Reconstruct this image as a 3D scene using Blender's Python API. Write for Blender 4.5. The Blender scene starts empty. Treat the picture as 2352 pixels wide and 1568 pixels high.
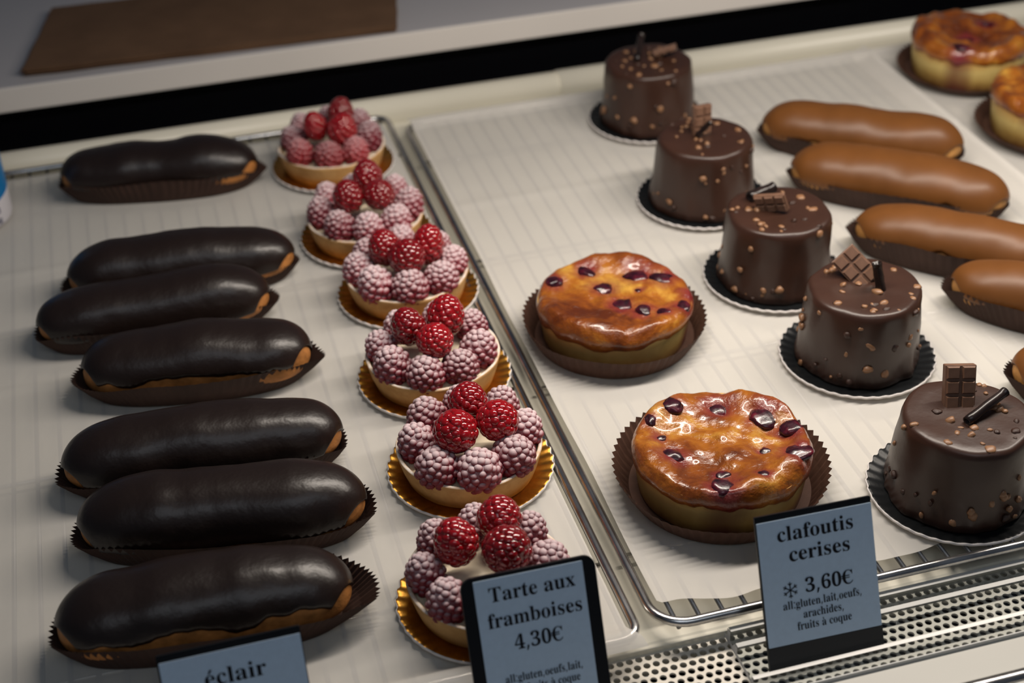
import bpy, bmesh, math, random
import numpy as np
from mathutils import Vector, Matrix, Euler, noise

# ------------------------------------------------------------------ scene, camera, light
sc = bpy.context.scene
COL = sc.collection
sc.view_settings.view_transform = 'Standard'
sc.view_settings.look = 'None'
sc.view_settings.gamma = 1.0
sc.view_settings.use_curve_mapping = False
sc.view_settings.exposure = 0.0

cam_d = bpy.data.cameras.new('camera')
cam_d.sensor_width = 36.0
cam_d.lens = 52.37
cam_d.clip_start = 0.01
cam_d.dof.use_dof = True
cam_d.dof.focus_distance = 0.80
cam_d.dof.aperture_fstop = 6.3
cam = bpy.data.objects.new('camera', cam_d)
COL.objects.link(cam)
cam.matrix_world = Matrix(((0.96218, 0.17785, -0.20635, 0.0),
                           (-0.27052, 0.53449, -0.80071, 0.0),
                           (-0.03211, 0.82625, 0.56239, 0.53),
                           (0, 0, 0, 1)))
sc.camera = cam

world = bpy.data.worlds.new('world')
sc.world = world
world.use_nodes = True
world.node_tree.nodes['Background'].inputs[0].default_value = (0.52, 0.62, 0.8, 1)
world.node_tree.nodes['Background'].inputs[1].default_value = 0.07

def area(name, loc, target, sx, sy, power, col):
    l = bpy.data.lights.new(name, 'AREA')
    l.shape = 'RECTANGLE'
    l.size, l.size_y = sx, sy
    l.energy = power
    l.color = col
    o = bpy.data.objects.new(name, l)
    COL.objects.link(o)
    o.location = loc
    o.rotation_euler = (Vector(target) - Vector(loc)).to_track_quat('-Z', 'Y').to_euler()
    return o
# warm LED tube under the canopy of the case, and cool daylight from the street side
area('case_led_tube', (0.45, 0.69, 0.44), (0.45, 0.69001, 0.0), 0.68, 0.035, 4.5, (1.0, 0.90, 0.79))
area('street_daylight', (0.05, -0.75, 1.75), (0.15, 0.7, 0.0), 1.5, 0.8, 4.6, (0.84, 0.92, 1.0))

# ------------------------------------------------------------------ material helpers
def new_mat(name):
    m = bpy.data.materials.new(name)
    m.use_nodes = True
    return m, m.node_tree, m.node_tree.nodes['Principled BSDF']
def pset(b, **k):
    names = dict(col='Base Color', rough='Roughness', metal='Metallic', spec='Specular IOR Level', coat='Coat Weight',
                 coatr='Coat Roughness', sss='Subsurface Weight', sssr='Subsurface Radius', ssss='Subsurface Scale', ior='IOR', trans='Transmission Weight', sheen='Sheen Weight')
    for a, v in k.items():
        b.inputs[names[a]].default_value = (tuple(v) + (1,)) if a == 'col' else v
def node(nt, typ, **k):
    n = nt.nodes.new(typ)
    for a, v in k.items():
        setattr(n, a, v)
    return n
def noise_tex(nt, scale, detail=4, rough=0.55, coord='Object', dist=0.0, rand=False):
    tc = node(nt, 'ShaderNodeTexCoord')
    n = node(nt, 'ShaderNodeTexNoise')
    n.inputs['Scale'].default_value = scale
    n.inputs['Detail'].default_value = detail
    n.inputs['Roughness'].default_value = rough
    n.inputs['Distortion'].default_value = dist
    if rand:    # shift the pattern from object to object
        inf = node(nt, 'ShaderNodeObjectInfo')
        va = node(nt, 'ShaderNodeVectorMath', operation='MULTIPLY_ADD')
        va.inputs[1].default_value = (1, 1, 1)
        nt.links.new(tc.outputs[coord], va.inputs[0])
        nt.links.new(inf.outputs['Random'], va.inputs[2])
        nt.links.new(va.outputs[0], n.inputs['Vector'])
    else:
        nt.links.new(tc.outputs[coord], n.inputs['Vector'])
    return n
def ramp(nt, src, stops):
    r = node(nt, 'ShaderNodeValToRGB')
    el = r.color_ramp.elements
    while len(el) < len(stops):
        el.new(0.5)
    for e, (p, c) in zip(el, stops):
        e.position = p
        e.color = tuple(c) + (1,) if len(c) == 3 else c
    nt.links.new(src, r.inputs[0])
    return r
def bump(nt, b, src, strength, dist=0.001):
    bm = node(nt, 'ShaderNodeBump')
    bm.inputs['Strength'].default_value = strength
    bm.inputs['Distance'].default_value = dist
    nt.links.new(src, bm.inputs['Height'])
    nt.links.new(bm.outputs[0], b.inputs['Normal'])
    return bm
def mixc(nt, fac, a, b):
    m = node(nt, 'ShaderNodeMix', data_type='RGBA')
    for s, v in ((0, fac), (6, a), (7, b)):
        if hasattr(v, 'is_output'):
            nt.links.new(v, m.inputs[s])
        else:
            m.inputs[s].default_value = v if s == 0 else tuple(v) + (1,)
    return m.outputs[2]
def mathn(nt, op, a, b=None, c=None, clamp=False):
    m = node(nt, 'ShaderNodeMath', operation=op, use_clamp=clamp)
    for i, v in enumerate((a, b, c)):
        if v is None:
            continue
        if hasattr(v, 'is_output'):
            nt.links.new(v, m.inputs[i])
        else:
            m.inputs[i].default_value = v
    return m.outputs[0]
def simple(name, col, rough=0.5, metal=0.0, spec=0.5, nscale=None, namp=0.15, bscale=None, bstr=0.2, bdist=0.0005, **kw):
    m, nt, b = new_mat(name)
    pset(b, col=col, rough=rough, metal=metal, spec=spec, **kw)
    if nscale:
        n = noise_tex(nt, nscale)
        lo = [c * (1 - namp) for c in col]
        hi = [min(1, c * (1 + namp)) for c in col]
        r = ramp(nt, n.outputs[0], [(0.3, lo), (0.7, hi)])
        nt.links.new(r.outputs[0], b.inputs['Base Color'])
    if bscale:
        n = noise_tex(nt, bscale, rand=True)
        bump(nt, b, n.outputs[0], bstr, bdist)
    return m

M = {}
M['deck'] = simple('cream enamel', (0.68, 0.65, 0.55), 0.35, nscale=6, namp=0.04)
M['ledge'] = simple('white edge band', (0.70, 0.66, 0.62), 0.4, nscale=4, namp=0.04)
M['ledge_top'] = simple('shade-greyed laminate', (0.44, 0.425, 0.44), 0.45, nscale=4, namp=0.05)  # counter top greyed: the weaker light on it is put into the colour
M['gap_dark'] = simple('open gap darkness', (0.002, 0.002, 0.003), 0.35, spec=0.15)  # near-black stands in for the dark seen through the open gap
M['void'] = simple('dark under pan', (0.004, 0.004, 0.004), 0.9, spec=0.05)
M['wire'] = simple('shadow-darkened wire', (0.16, 0.16, 0.165), 0.35, metal=0.6)  # chrome wires darkened: their shadow through the paper is in the colour
M['chrome'] = simple('chrome wire', (0.55, 0.54, 0.53), 0.22, metal=1.0, nscale=60, namp=0.25)
M['gold'] = simple('gold foil board', (0.52, 0.26, 0.045), 0.38, metal=1.0, nscale=120, namp=0.2, bscale=160, bstr=0.4, bdist=0.0006)
M['black_board'] = simple('black foil board', (0.006, 0.007, 0.008), 0.42, spec=0.35, bscale=140, bstr=0.4, bdist=0.0006)
M['board_edge'] = simple('white card edge', (0.72, 0.68, 0.66), 0.6)
M['liner'] = simple('brown paper liner', (0.075, 0.036, 0.024), 0.65, spec=0.25, nscale=60, namp=0.2)
M['eclair_liner'] = simple('dark brown paper liner', (0.050, 0.025, 0.018), 0.65, spec=0.25, nscale=60, namp=0.2)
M['front_ledge'] = simple('grey-cream enamel', (0.46, 0.45, 0.41), 0.4, nscale=6, namp=0.05)
M['lip_glint'] = simple('painted lip glint', (0.88, 0.86, 0.82), 0.3)  # opaque white paints the LED's reflection along the rail slot
M['choux'] = simple('baked choux', (0.42, 0.17, 0.045), 0.6, spec=0.3, nscale=90, namp=0.45, bscale=220, bstr=0.6, bdist=0.001)
M['choux_pale'] = simple('baked choux pale', (0.50, 0.24, 0.07), 0.6, spec=0.3, nscale=90, namp=0.4, bscale=220, bstr=0.5, bdist=0.001)
M['choc_glaze'] = simple('dark chocolate glaze', (0.0130, 0.0070, 0.0055), 0.35, spec=0.5, bscale=46, bstr=0.6, bdist=0.0016)
M['coffee_glaze'] = simple('coffee glaze', (0.142, 0.052, 0.0115), 0.42, spec=0.4, nscale=25, namp=0.14, bscale=40, bstr=0.2, bdist=0.001)
M['cake_choc'] = simple('milk chocolate coat', (0.040, 0.0168, 0.0105), 0.36, spec=0.5, nscale=30, namp=0.15, bscale=70, bstr=0.25, bdist=0.0012)
M['nut'] = simple('chopped nut under chocolate', (0.24, 0.12, 0.058), 0.4, nscale=300, namp=0.5)
M['tablet'] = simple('milk chocolate tablet', (0.155, 0.082, 0.052), 0.38, nscale=200, namp=0.15)
M['stick'] = simple('dark chocolate stick', (0.014, 0.008, 0.007), 0.28, nscale=150, namp=0.5)
M['kraft'] = simple('brown kraft paper', (0.135, 0.075, 0.042), 0.7, spec=0.2, nscale=30, namp=0.12)
M['cream'] = simple('vanilla cream', (0.78, 0.68, 0.50), 0.45, nscale=60, namp=0.08, bscale=80, bstr=0.4, bdist=0.001)
M['plate'] = simple('perforated enamel', (0.72, 0.67, 0.58), 0.4)
M['sign_black'] = simple('black plastic', (0.005, 0.006, 0.008), 0.4, spec=0.3)
M['sign_foot'] = simple('matt dark plastic', (0.02, 0.02, 0.021), 0.6)
M['card'] = simple('printed card', (0.54, 0.68, 0.84), 0.45, nscale=300, namp=0.03)
M['ink'] = simple('black ink', (0.008, 0.008, 0.012), 0.6, spec=0.2)
M['blue'] = simple('blue printed plastic', (0.004, 0.16, 0.42), 0.4)
M['tub_white'] = simple('white plastic', (0.62, 0.60, 0.64), 0.4)
M['tub_ink'] = simple('navy ink', (0.02, 0.03, 0.09), 0.5)
M['frost'] = simple('sawn acrylic edge', (0.60, 0.62, 0.65), 0.7)

# tart shell: sandy pastry with icing sugar on the rim
m, nt, b = new_mat('tart pastry'); M['shell'] = m
pset(b, rough=0.7, spec=0.25)
n = noise_tex(nt, 120, 6)
r = ramp(nt, n.outputs[0], [(0.3, (0.50, 0.265, 0.09)), (0.7, (0.68, 0.41, 0.165))])
geo = node(nt, 'ShaderNodeNewGeometry'); sep = node(nt, 'ShaderNodeSeparateXYZ')
nt.links.new(geo.outputs['Normal'], sep.inputs[0])
up = mathn(nt, 'MULTIPLY_ADD', sep.outputs[2], 2.2, -0.9, True)
n2 = noise_tex(nt, 260, 3)
fac = mathn(nt, 'MULTIPLY', up, mathn(nt, 'MULTIPLY_ADD', n2.outputs[0], 2.0, -0.25, True), None, True)
nt.links.new(mixc(nt, fac, r.outputs[0], (0.80, 0.74, 0.68)), b.inputs['Base Color'])
bump(nt, b, n.outputs[0], 0.35, 0.0008)

# raspberries
def berry_mat(name, base, dust, rough):
    m, nt, b = new_mat(name)
    pset(b, rough=rough, spec=0.5, sss=0.10, sssr=(0.004, 0.0008, 0.0006), ssss=1.0, coat=0.0 if dust else 0.8, coatr=0.06)
    inf = node(nt, 'ShaderNodeObjectInfo')
    n = noise_tex(nt, 70, 3)
    v = mathn(nt, 'ADD', mathn(nt, 'MULTIPLY', inf.outputs['Random'], 0.55), mathn(nt, 'MULTIPLY', n.outputs[0], 0.6))
    r = ramp(nt, v, [(0.15, [c * 0.55 for c in base]), (0.9, [min(1, c * 1.35) for c in base])])
    if dust:
        geo = node(nt, 'ShaderNodeNewGeometry'); sep = node(nt, 'ShaderNodeSeparateXYZ')
        nt.links.new(geo.outputs['Normal'], sep.inputs[0])
        n1 = noise_tex(nt, 140, 2); n2 = noise_tex(nt, 1400, 3)
        tg = node(nt, 'ShaderNodeTexCoord'); sg = node(nt, 'ShaderNodeSeparateXYZ')
        nt.links.new(tg.outputs['Generated'], sg.inputs[0])
        d = mathn(nt, 'MULTIPLY_ADD', sep.outputs[2], 0.95, mathn(nt, 'MULTIPLY_ADD', n1.outputs[0], 1.7, -1.27))
        d = mathn(nt, 'ADD', d, mathn(nt, 'MULTIPLY_ADD', sg.outputs[2], 0.75, -0.22))
        d = mathn(nt, 'ADD', d, mathn(nt, 'MULTIPLY_ADD', n2.outputs[0], 1.5, -0.78))
        d = mathn(nt, 'ADD', d, mathn(nt, 'MULTIPLY_ADD', inf.outputs['Random'], 0.36, -0.30))
        d = mathn(nt, 'MULTIPLY', d, dust, None, True)
        d = mathn(nt, 'MINIMUM', d, 0.84)
        nt.links.new(mixc(nt, d, r.outputs[0], (0.76, 0.64, 0.66)), b.inputs['Base Color'])
        nt.links.new(mathn(nt, 'MULTIPLY_ADD', d, 0.5, rough), b.inputs['Roughness'])
        bump(nt, b, n2.outputs[0], 0.3, 0.0004)
    else:
        nt.links.new(r.outputs[0], b.inputs['Base Color'])
    return m
M['berry_glazed'] = berry_mat('glazed raspberry', (0.235, 0.003, 0.006), 0.0, 0.14)
M['berry_dusted'] = berry_mat('sugared raspberry', (0.24, 0.008, 0.026), 1.1, 0.40)
M['berry_light'] = berry_mat('lightly sugared raspberry', (0.32, 0.012, 0.02), 0.5, 0.35)

# waxed baking paper, thin enough that the wires underneath show through
m, nt, b = new_mat('baking paper'); M['paper'] = m
pset(b, col=(0.80, 0.775, 0.735), rough=0.55, spec=0.25)
n = noise_tex(nt, 14, 5); bump(nt, b, n.outputs[0], 0.25, 0.004)
tr = node(nt, 'ShaderNodeBsdfTranslucent'); tr.inputs[0].default_value = (0.80, 0.775, 0.72, 1)
tp = node(nt, 'ShaderNodeBsdfTransparent'); tp.inputs[0].default_value = (0.93, 0.92, 0.90, 1)
m1 = node(nt, 'ShaderNodeMixShader'); m1.inputs[0].default_value = 0.22
m2 = node(nt, 'ShaderNodeMixShader'); m2.inputs[0].default_value = 0.30
nt.links.new(b.outputs[0], m1.inputs[1]); nt.links.new(tr.outputs[0], m1.inputs[2])
nt.links.new(m1.outputs[0], m2.inputs[1]); nt.links.new(tp.outputs[0], m2.inputs[2])
nt.links.new(m2.outputs[0], nt.nodes['Material Output'].inputs[0])

# clear acrylic
m, nt, b = new_mat('clear acrylic'); M['acrylic'] = m
nt.nodes.remove(b)
tp = node(nt, 'ShaderNodeBsdfTransparent'); tp.inputs[0].default_value = (0.90, 0.915, 0.92, 1)
gl = node(nt, 'ShaderNodeBsdfGlossy'); gl.inputs['Roughness'].default_value = 0.05
lw = node(nt, 'ShaderNodeLayerWeight'); lw.inputs[0].default_value = 0.5
class fr: pass
fr.outputs = [mathn(nt, 'MULTIPLY_ADD', mathn(nt, 'POWER', lw.outputs['Facing'], 4.0), 0.75, 0.045)]
mx = node(nt, 'ShaderNodeMixShader')
nt.links.new(fr.outputs[0], mx.inputs[0]); nt.links.new(tp.outputs[0], mx.inputs[1]); nt.links.new(gl.outputs[0], mx.inputs[2])
nt.links.new(mx.outputs[0], nt.nodes['Material Output'].inputs[0])
m, nt, b = new_mat('scuffed acrylic edge'); M['acrylic_edge'] = m
pset(b, col=(0.62, 0.62, 0.60), rough=0.25, spec=0.8)
tp = node(nt, 'ShaderNodeBsdfTransparent'); mx = node(nt, 'ShaderNodeMixShader'); mx.inputs[0].default_value = 0.85
nt.links.new(tp.outputs[0], mx.inputs[1]); nt.links.new(b.outputs[0], mx.inputs[2]); nt.links.new(mx.outputs[0], nt.nodes['Material Output'].inputs[0])

# clafoutis: browned top with cherry juice (stain attribute) and pale custard side
def stain_fac(nt):
    at = node(nt, 'ShaderNodeAttribute', attribute_name='stain')
    return at.outputs['Fac']
m, nt, b = new_mat('browned custard'); M['claf_top'] = m
pset(b, rough=0.28, spec=0.5, coat=0.45, coatr=0.08)
n = noise_tex(nt, 34, 5, 0.6, dist=0.8, rand=True)
bk = node(nt, 'ShaderNodeAttribute', attribute_name='bake')
r = ramp(nt, mathn(nt, 'ADD', n.outputs[0], bk.outputs['Fac']), [(0.30, (0.09, 0.018, 0.004)), (0.44, (0.22, 0.056, 0.007)), (0.56, (0.35, 0.115, 0.012)), (0.72, (0.58, 0.31, 0.05))])
nt.links.new(mixc(nt, stain_fac(nt), r.outputs[0], (0.17, 0.010, 0.030)), b.inputs['Base Color'])
n3 = noise_tex(nt, 190, 4); bump(nt, b, n3.outputs[0], 0.85, 0.0015)
m, nt, b = new_mat('custard side'); M['claf_side'] = m
pset(b, rough=0.5, spec=0.3)
tc = node(nt, 'ShaderNodeTexCoord'); sep = node(nt, 'ShaderNodeSeparateXYZ'); nt.links.new(tc.outputs['Object'], sep.inputs[0])
n = noise_tex(nt, 60, 4)
h = mathn(nt, 'MULTIPLY_ADD', sep.outputs[2], 32.0, mathn(nt, 'MULTIPLY_ADD', n.outputs[0], 0.5, -0.25))
r = ramp(nt, h, [(0.02, (0.17, 0.075, 0.02)), (0.28, (0.44, 0.28, 0.08)), (0.60, (0.66, 0.50, 0.18)), (0.98, (0.50, 0.22, 0.045))])
nt.links.new(mixc(nt, stain_fac(nt), r.outputs[0], (0.11, 0.012, 0.025)), b.inputs['Base Color'])
bump(nt, b, n.outputs[0], 0.3, 0.001)
m, nt, b = new_mat('baked cherry'); M['cherry'] = m
pset(b, rough=0.3, coat=0.4, coatr=0.1)
n = noise_tex(nt, 160, 4)
r = ramp(nt, n.outputs[0], [(0.35, (0.010, 0.002, 0.005)), (0.55, (0.045, 0.004, 0.012)), (0.78, (0.17, 0.012, 0.025))])
nt.links.new(r.outputs[0], b.inputs['Base Color']); bump(nt, b, n.outputs[0], 0.5, 0.001)

# ------------------------------------------------------------------ object helpers
def mesh(name, verts, faces, mats, smooth=True, fmat=None):
    me = bpy.data.meshes.new(name)
    me.from_pydata([tuple(v) for v in verts], [], [tuple(f) for f in faces])
    for mm in (mats if isinstance(mats, (list, tuple)) else [mats]):
        me.materials.append(mm)
    if fmat is not None:
        me.polygons.foreach_set('material_index', fmat)
    if smooth:
        me.polygons.foreach_set('use_smooth', [True] * len(me.polygons))
    me.update()
    return me
def put(name, me, parent=None, loc=(0, 0, 0), rot=(0, 0, 0), scale=(1, 1, 1)):
    o = bpy.data.objects.new(name, me)
    COL.objects.link(o)
    o.parent = parent
    o.location, o.rotation_euler, o.scale = loc, rot, scale
    return o
def thing(name, label, cat, loc=(0, 0, 0), rot=(0, 0, 0), group=None):
    o = put(name, None, None, loc, rot)
    o.empty_display_size = 0.01
    tag(o, label, cat, group)
    return o
def tag(o, label, cat, group=None, kind=None):
    o['label'] = label
    o['category'] = cat
    if group: o['group'] = group
    if kind: o['kind'] = kind
    return o
def grid_faces(nu, nv, wrap_v=True, base=0, flip=False):
    f = []
    for i in range(nu - 1):
        for j in range(nv if wrap_v else nv - 1):
            a, b_ = base + i * nv + j, base + i * nv + (j + 1) % nv
            c, d = base + (i + 1) * nv + (j + 1) % nv, base + (i + 1) * nv + j
            f.append((a, d, c, b_) if flip else (a, b_, c, d))
    return f
def lathe(profile, n, disp=None, cap0=True, cap1=True):
    v = []
    for k, (r, z) in enumerate(profile):
        for j in range(n):
            t = 2 * math.pi * j / n
            p = Vector((r * math.cos(t), r * math.sin(t), z))
            if disp: p = disp(p, t, k)
            v.append(p)
    f = grid_faces(len(profile), n)
    if cap0: f.append(tuple(reversed(range(n))))
    if cap1: f.append(tuple(range((len(profile) - 1) * n, len(profile) * n)))
    return v, f
def box_data(x0, x1, y0, y1, z0, z1):
    v = [(x, y, z) for z in (z0, z1) for y in (y0, y1) for x in (x0, x1)]
    f = [(0, 2, 3, 1), (4, 5, 7, 6), (0, 1, 5, 4), (2, 6, 7, 3), (0, 4, 6, 2), (1, 3, 7, 5)]
    return v, f
def bevel_box(name, x0, x1, y0, y1, z0, z1, mat, bev=0.001, seg=2):
    v, f = box_data(x0, x1, y0, y1, z0, z1)
    me = mesh(name, v, f, mat, smooth=False)
    if bev:
        bm = bmesh.new(); bm.from_mesh(me)
        bmesh.ops.bevel(bm, geom=bm.edges[:], offset=bev, segments=seg, profile=0.5, affect='EDGES')
        bm.to_mesh(me); bm.free()
    return me
def tube_data(pts, r, n=10, closed=False, cap=True):
    pts = [Vector(p) for p in pts]
    N = len(pts); v = []; f = []
    prev = None
    for i, p in enumerate(pts):
        a = pts[(i - 1) % N] if (closed or i > 0) else p
        c = pts[(i + 1) % N] if (closed or i < N - 1) else p
        t = (c - a).normalized()
        if prev is None:
            ref = Vector((0, 0, 1)) if abs(t.z) < 0.9 else Vector((1, 0, 0))
            s = t.cross(ref).normalized()
        else:
            s = (prev - t * prev.dot(t)).normalized()
        prev = s
        u = s.cross(t)
        rr = r[i] if isinstance(r, (list, tuple)) else r
        for j in range(n):
            q = 2 * math.pi * j / n
            v.append(p + s * math.cos(q) * rr + u * math.sin(q) * rr)
    for i in range(N if closed else N - 1):
        k = (i + 1) % N
        for j in range(n):
            f.append((i * n + j, k * n + j, k * n + (j + 1) % n, i * n + (j + 1) % n))
    if cap and not closed:
        f.append(tuple(range(n))); f.append(tuple(reversed(range((N - 1) * n, N * n))))
    return v, f
def extrude_profile(name, prof, x0, x1, mat, smooth=False, closed=True):
    n = len(prof)
    v = [(x0, y, z) for y, z in prof] + [(x1, y, z) for y, z in prof]
    f = [(i, (i + 1) % n, n + (i + 1) % n, n + i) for i in range(n if closed else n - 1)]
    if closed:
        f += [tuple(range(n - 1, -1, -1)), tuple(range(n, 2 * n))]
    return mesh(name, v, f, mat, smooth)
def nz(p, s, seed=0.0):
    return noise.noise(Vector((p[0] * s + seed, p[1] * s - seed * 0.7, p[2] * s + seed * 1.3)))
# ------------------------------------------------------------------ the display case and the counter behind it
DECK_Z = -0.010
case = thing('display_case', 'cream enamelled pastry display case with rolled rear rim and perforated front strip', 'display case', (0.3, 0.8, -0.05))
case['kind'] = 'structure'
def case_part(name, me):
    o = put(name, me, case)
    o.location = (-0.3, -0.8, 0.05)
    return o
case_part('deck', bevel_box('deck', -0.55, 1.25, 0.4905, 1.14, DECK_Z - 0.012, DECK_Z, M['deck'], 0.002))
# rear rim in two lengths that overlap at a joint
def rim_prof(r, cy, cz):
    p = [(cy + r * math.cos(a), cz + r * math.sin(a)) for a in np.linspace(math.radians(200), math.radians(-10), 18)]
    return p + [(cy + r, DECK_Z - 0.008), (cy - r * 0.9, DECK_Z - 0.008)]
case_part('rear_rim', extrude_profile('rear_rim', rim_prof(0.0106, 1.1175, -0.001), -0.55, 0.336, M['deck'], True))
case_part('rear_rim', extrude_profile('rear_rim', rim_prof(0.0114, 1.1172, -0.0008), 0.3363, 1.25, M['deck'], True))
case_part('dark_gap_sheet', bevel_box('dark_gap_sheet', -0.55, 1.25, 1.166, 1.176, -0.06, 0.030, M['gap_dark'], 0.001))  # sheet added to paint the darkness of the open gap
case_part('rear_gutter', bevel_box('rear_gutter', -0.55, 1.25, 1.128, 1.166, -0.062, -0.050, M['void'], 0))
# front: a short riser down to the perforated suction strip, then the white front ledge
case_part('front_riser', bevel_box('front_riser', -0.55, 1.25, 0.4890, 0.4925, -0.030, DECK_Z - 0.0005, M['deck'], 0.0008))
PZ = -0.0140
def perforated(x0, x1, rows, pitch, y_top, row_p, rad):
    v = []; f = []
    ring = 12
    nc = int((x1 - x0) / pitch)
    dirs = [(math.cos(2 * math.pi * (k + 0.5) / ring), math.sin(2 * math.pi * (k + 0.5) / ring)) for k in range(ring)]
    for r_ in range(rows):
        cy = y_top - row_p * (r_ + 0.5)
        off = 0.5 * pitch if r_ % 2 else 0.0
        for c in range(nc):
            cx = x0 + pitch * (c + 0.5) + off
            b0 = len(v)
            for dx, dy in dirs:
                v.append((cx + dx * rad, cy + dy * rad, PZ))
            for dx, dy in dirs:
                s = min(pitch * 0.5 / max(abs(dx), 1e-6), row_p * 0.5 / max(abs(dy), 1e-6))
                ex, ey = dx * s, dy * s
                v.append((cx + ex, cy + ey, PZ))
            for dx, dy in dirs:
                v.append((cx + dx * rad, cy + dy * rad, PZ - 0.0012))
            for k in range(ring):
                k2 = (k + 1) % ring
                f.append((b0 + k, b0 + ring + k, b0 + ring + k2, b0 + k2))
                f.append((b0 + k, b0 + k2, b0 + 2 * ring + k2, b0 + 2 * ring + k))
            # corner triangles of the cell
            for sx in (-1, 1):
                for sy in (-1, 1):
                    ks = sorted(range(ring), key=lambda k: abs(math.atan2(dirs[k][1], dirs[k][0]) - math.atan2(sy * row_p, sx * pitch)))[:2]
                    b1 = len(v)
                    v.append((cx + sx * pitch * 0.5, cy + sy * row_p * 0.5, PZ))
                    f.append((b0 + ring + ks[0], b1, b0 + ring + ks[1]))
    return v, f
v, f = perforated(-0.50, 1.10, 9, 0.0049, 0.4890, 0.00485, 0.00185)
case_part('perforated_strip', mesh('perforated_strip', v, f, M['plate'], smooth=False))
case_part('suction_duct', bevel_box('suction_duct', -0.55, 1.25, 0.440, 0.4885, -0.045, -0.032, M['void'], 0))
case_part('front_ledge', bevel_box('front_ledge', -0.55, 1.25, 0.30, 0.4455, -0.032, -0.0128, M['front_ledge'], 0.0012))
case_part('chrome_trim', extrude_profile('chrome_trim', [(0.4215 + 0.0035 * math.cos(a), -0.0128 + 0.0022 * math.sin(a)) for a in np.linspace(0, 2 * math.pi, 14)[:-1]], -0.55, 1.25, M['chrome'], True))

back = thing('back_counter', 'white laminate service counter behind the black gap, carrying paper bags', 'counter', (0.3, 1.5, 0.0))
def back_part(name, me):
    o = put(name, me, back); o.location = (-0.3, -1.5, 0); return o
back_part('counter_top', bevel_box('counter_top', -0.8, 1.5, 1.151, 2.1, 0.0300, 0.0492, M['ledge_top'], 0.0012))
back_part('counter_edge', bevel_box('counter_edge', -0.8, 1.5, 1.1485, 1.1512, 0.0293, 0.0496, M['ledge'], 0.0008))
back_part('counter_base', bevel_box('counter_base', -0.8, 1.5, 1.182, 2.05, -0.4, 0.0299, M['gap_dark'], 0.0))

# ------------------------------------------------------------------ brown paper bags on the counter
def wavy_sheet(corners, z, th, amp, seed, nu=36, nv=14):
    a, b_, c, d = [Vector(p) for p in corners]   # front-left, front-right, back-right, back-left
    v = []
    for lay in (1, 0):
        for j in range(nv):
            for i in range(nu):
                s, t = i / (nu - 1), j / (nv - 1)
                p = (a * (1 - s) + b_ * s) * (1 - t) + (d * (1 - s) + c * s) * t
                w = amp * (0.5 + 0.5 * nz((p.x, p.y * 0.3, 0), 9, 3.0)) * (1 - 0.6 * s)
                v.append((p.x + 0.001 * nz(p, 40, seed), p.y + 0.001 * nz(p, 40, seed + 5), z + w + th * lay))
    f = [(j * nu + i, j * nu + i + 1, (j + 1) * nu + i + 1, (j + 1) * nu + i) for j in range(nv - 1) for i in range(nu - 1)]
    B = nu * nv
    f += [tuple(B + k for k in reversed(q)) for q in f]
    edge = [i for i in range(nu)] + [(j + 1) * nu - 1 for j in range(1, nv)] + [(nv - 1) * nu + i for i in range(nu - 2, -1, -1)] + [j * nu for j in range(nv - 2, 0, -1)]
    for k in range(len(edge)):
        p, q = edge[k], edge[(k + 1) % len(edge)]
        f.append((p, B + p, B + q, q))
    return v, f
for k in range(5):
    j = [0.0, 0.003, -0.002, 0.002, 0.0][k]
    cs = [(-0.0915 + j, 1.1660 - j * 0.6, 0), (0.2085 + j * 0.3, 1.1535 + j * 0.2, 0), (0.238 + j, 1.40, 0), (-0.045 + j, 1.395, 0)]
    cs[2], cs[3] = (0.2345 + j, 1.29, 0), (-0.0655 + j, 1.295, 0)
    v, f = wavy_sheet(cs, 0.0498 + 0.0011 * k, 0.00085, 0.0022, 1.7)
    o = put('paper_bag', mesh('paper_bag', v, f, M['kraft'], smooth=False))
    tag(o, 'topmost brown kraft paper bag of the flat pile on the rear counter' if k == 4 else 'brown kraft paper bag lying under the top one of the rear pile', 'paper bag', 'flat pile of kraft bags')

# ------------------------------------------------------------------ wire racks
def wire_rack(name, label, x0, x1, y0, y1, rc, pitch, xw0):
    t = thing(name, label, 'wire rack', ((x0 + x1) / 2, (y0 + y1) / 2, DECK_Z), group='chrome racks under the baking paper')
    off = Vector((-(x0 + x1) / 2, -(y0 + y1) / 2, -DECK_Z))
    pts = []
    for cx, cy, a0 in ((x1 - rc, y1 - rc, 0), (x0 + rc, y1 - rc, 90), (x0 + rc, y0 + rc, 180), (x1 - rc, y0 + rc, 270)):
        for k in range(9):
            a = math.radians(a0 + 90 * k / 8)
            pts.append((cx + rc * math.cos(a), cy + rc * math.sin(a), 0.0012))
    # subdivide long sides slightly
    v, f = tube_data(pts, 0.0026, 12, closed=True)
    put('rim_wire', mesh('rim_wire', v, f, M['chrome']), t, off)
    yw = (y0 + 0.001, y1 - 0.001)
    v, f = tube_data([(0, yw[0], -0.0022), (0, yw[1], -0.0022)], 0.0013, 8)
    wm = mesh('grid_wire', v, f, M['wire'])
    x = xw0
    while x < x1 - 0.004:
        put('grid_wire', wm, t, off + Vector((x, 0, 0)))
        x += pitch
    v, f = tube_data([(x0 + 0.001, 0, -0.0042), (x1 - 0.001, 0, -0.0042)], 0.0014, 8)
    cm = mesh('cross_wire', v, f, M['chrome'])
    for y in np.linspace(y0 + 0.06, y1 - 0.06, 4):
        put('cross_wire', cm, t, off + Vector((0, y, 0)))
    v, f = lathe([(0.0025, DECK_Z + 0.0001), (0.0025, -0.004)], 10)
    fm = mesh('foot', v, f, M['chrome'])
    for fx in (x0 + 0.03, x1 - 0.03):
        for fy in (y0 + 0.06, y1 - 0.06):
            put('foot', fm, t, off + Vector((fx, fy, 0)))
    return t
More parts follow.
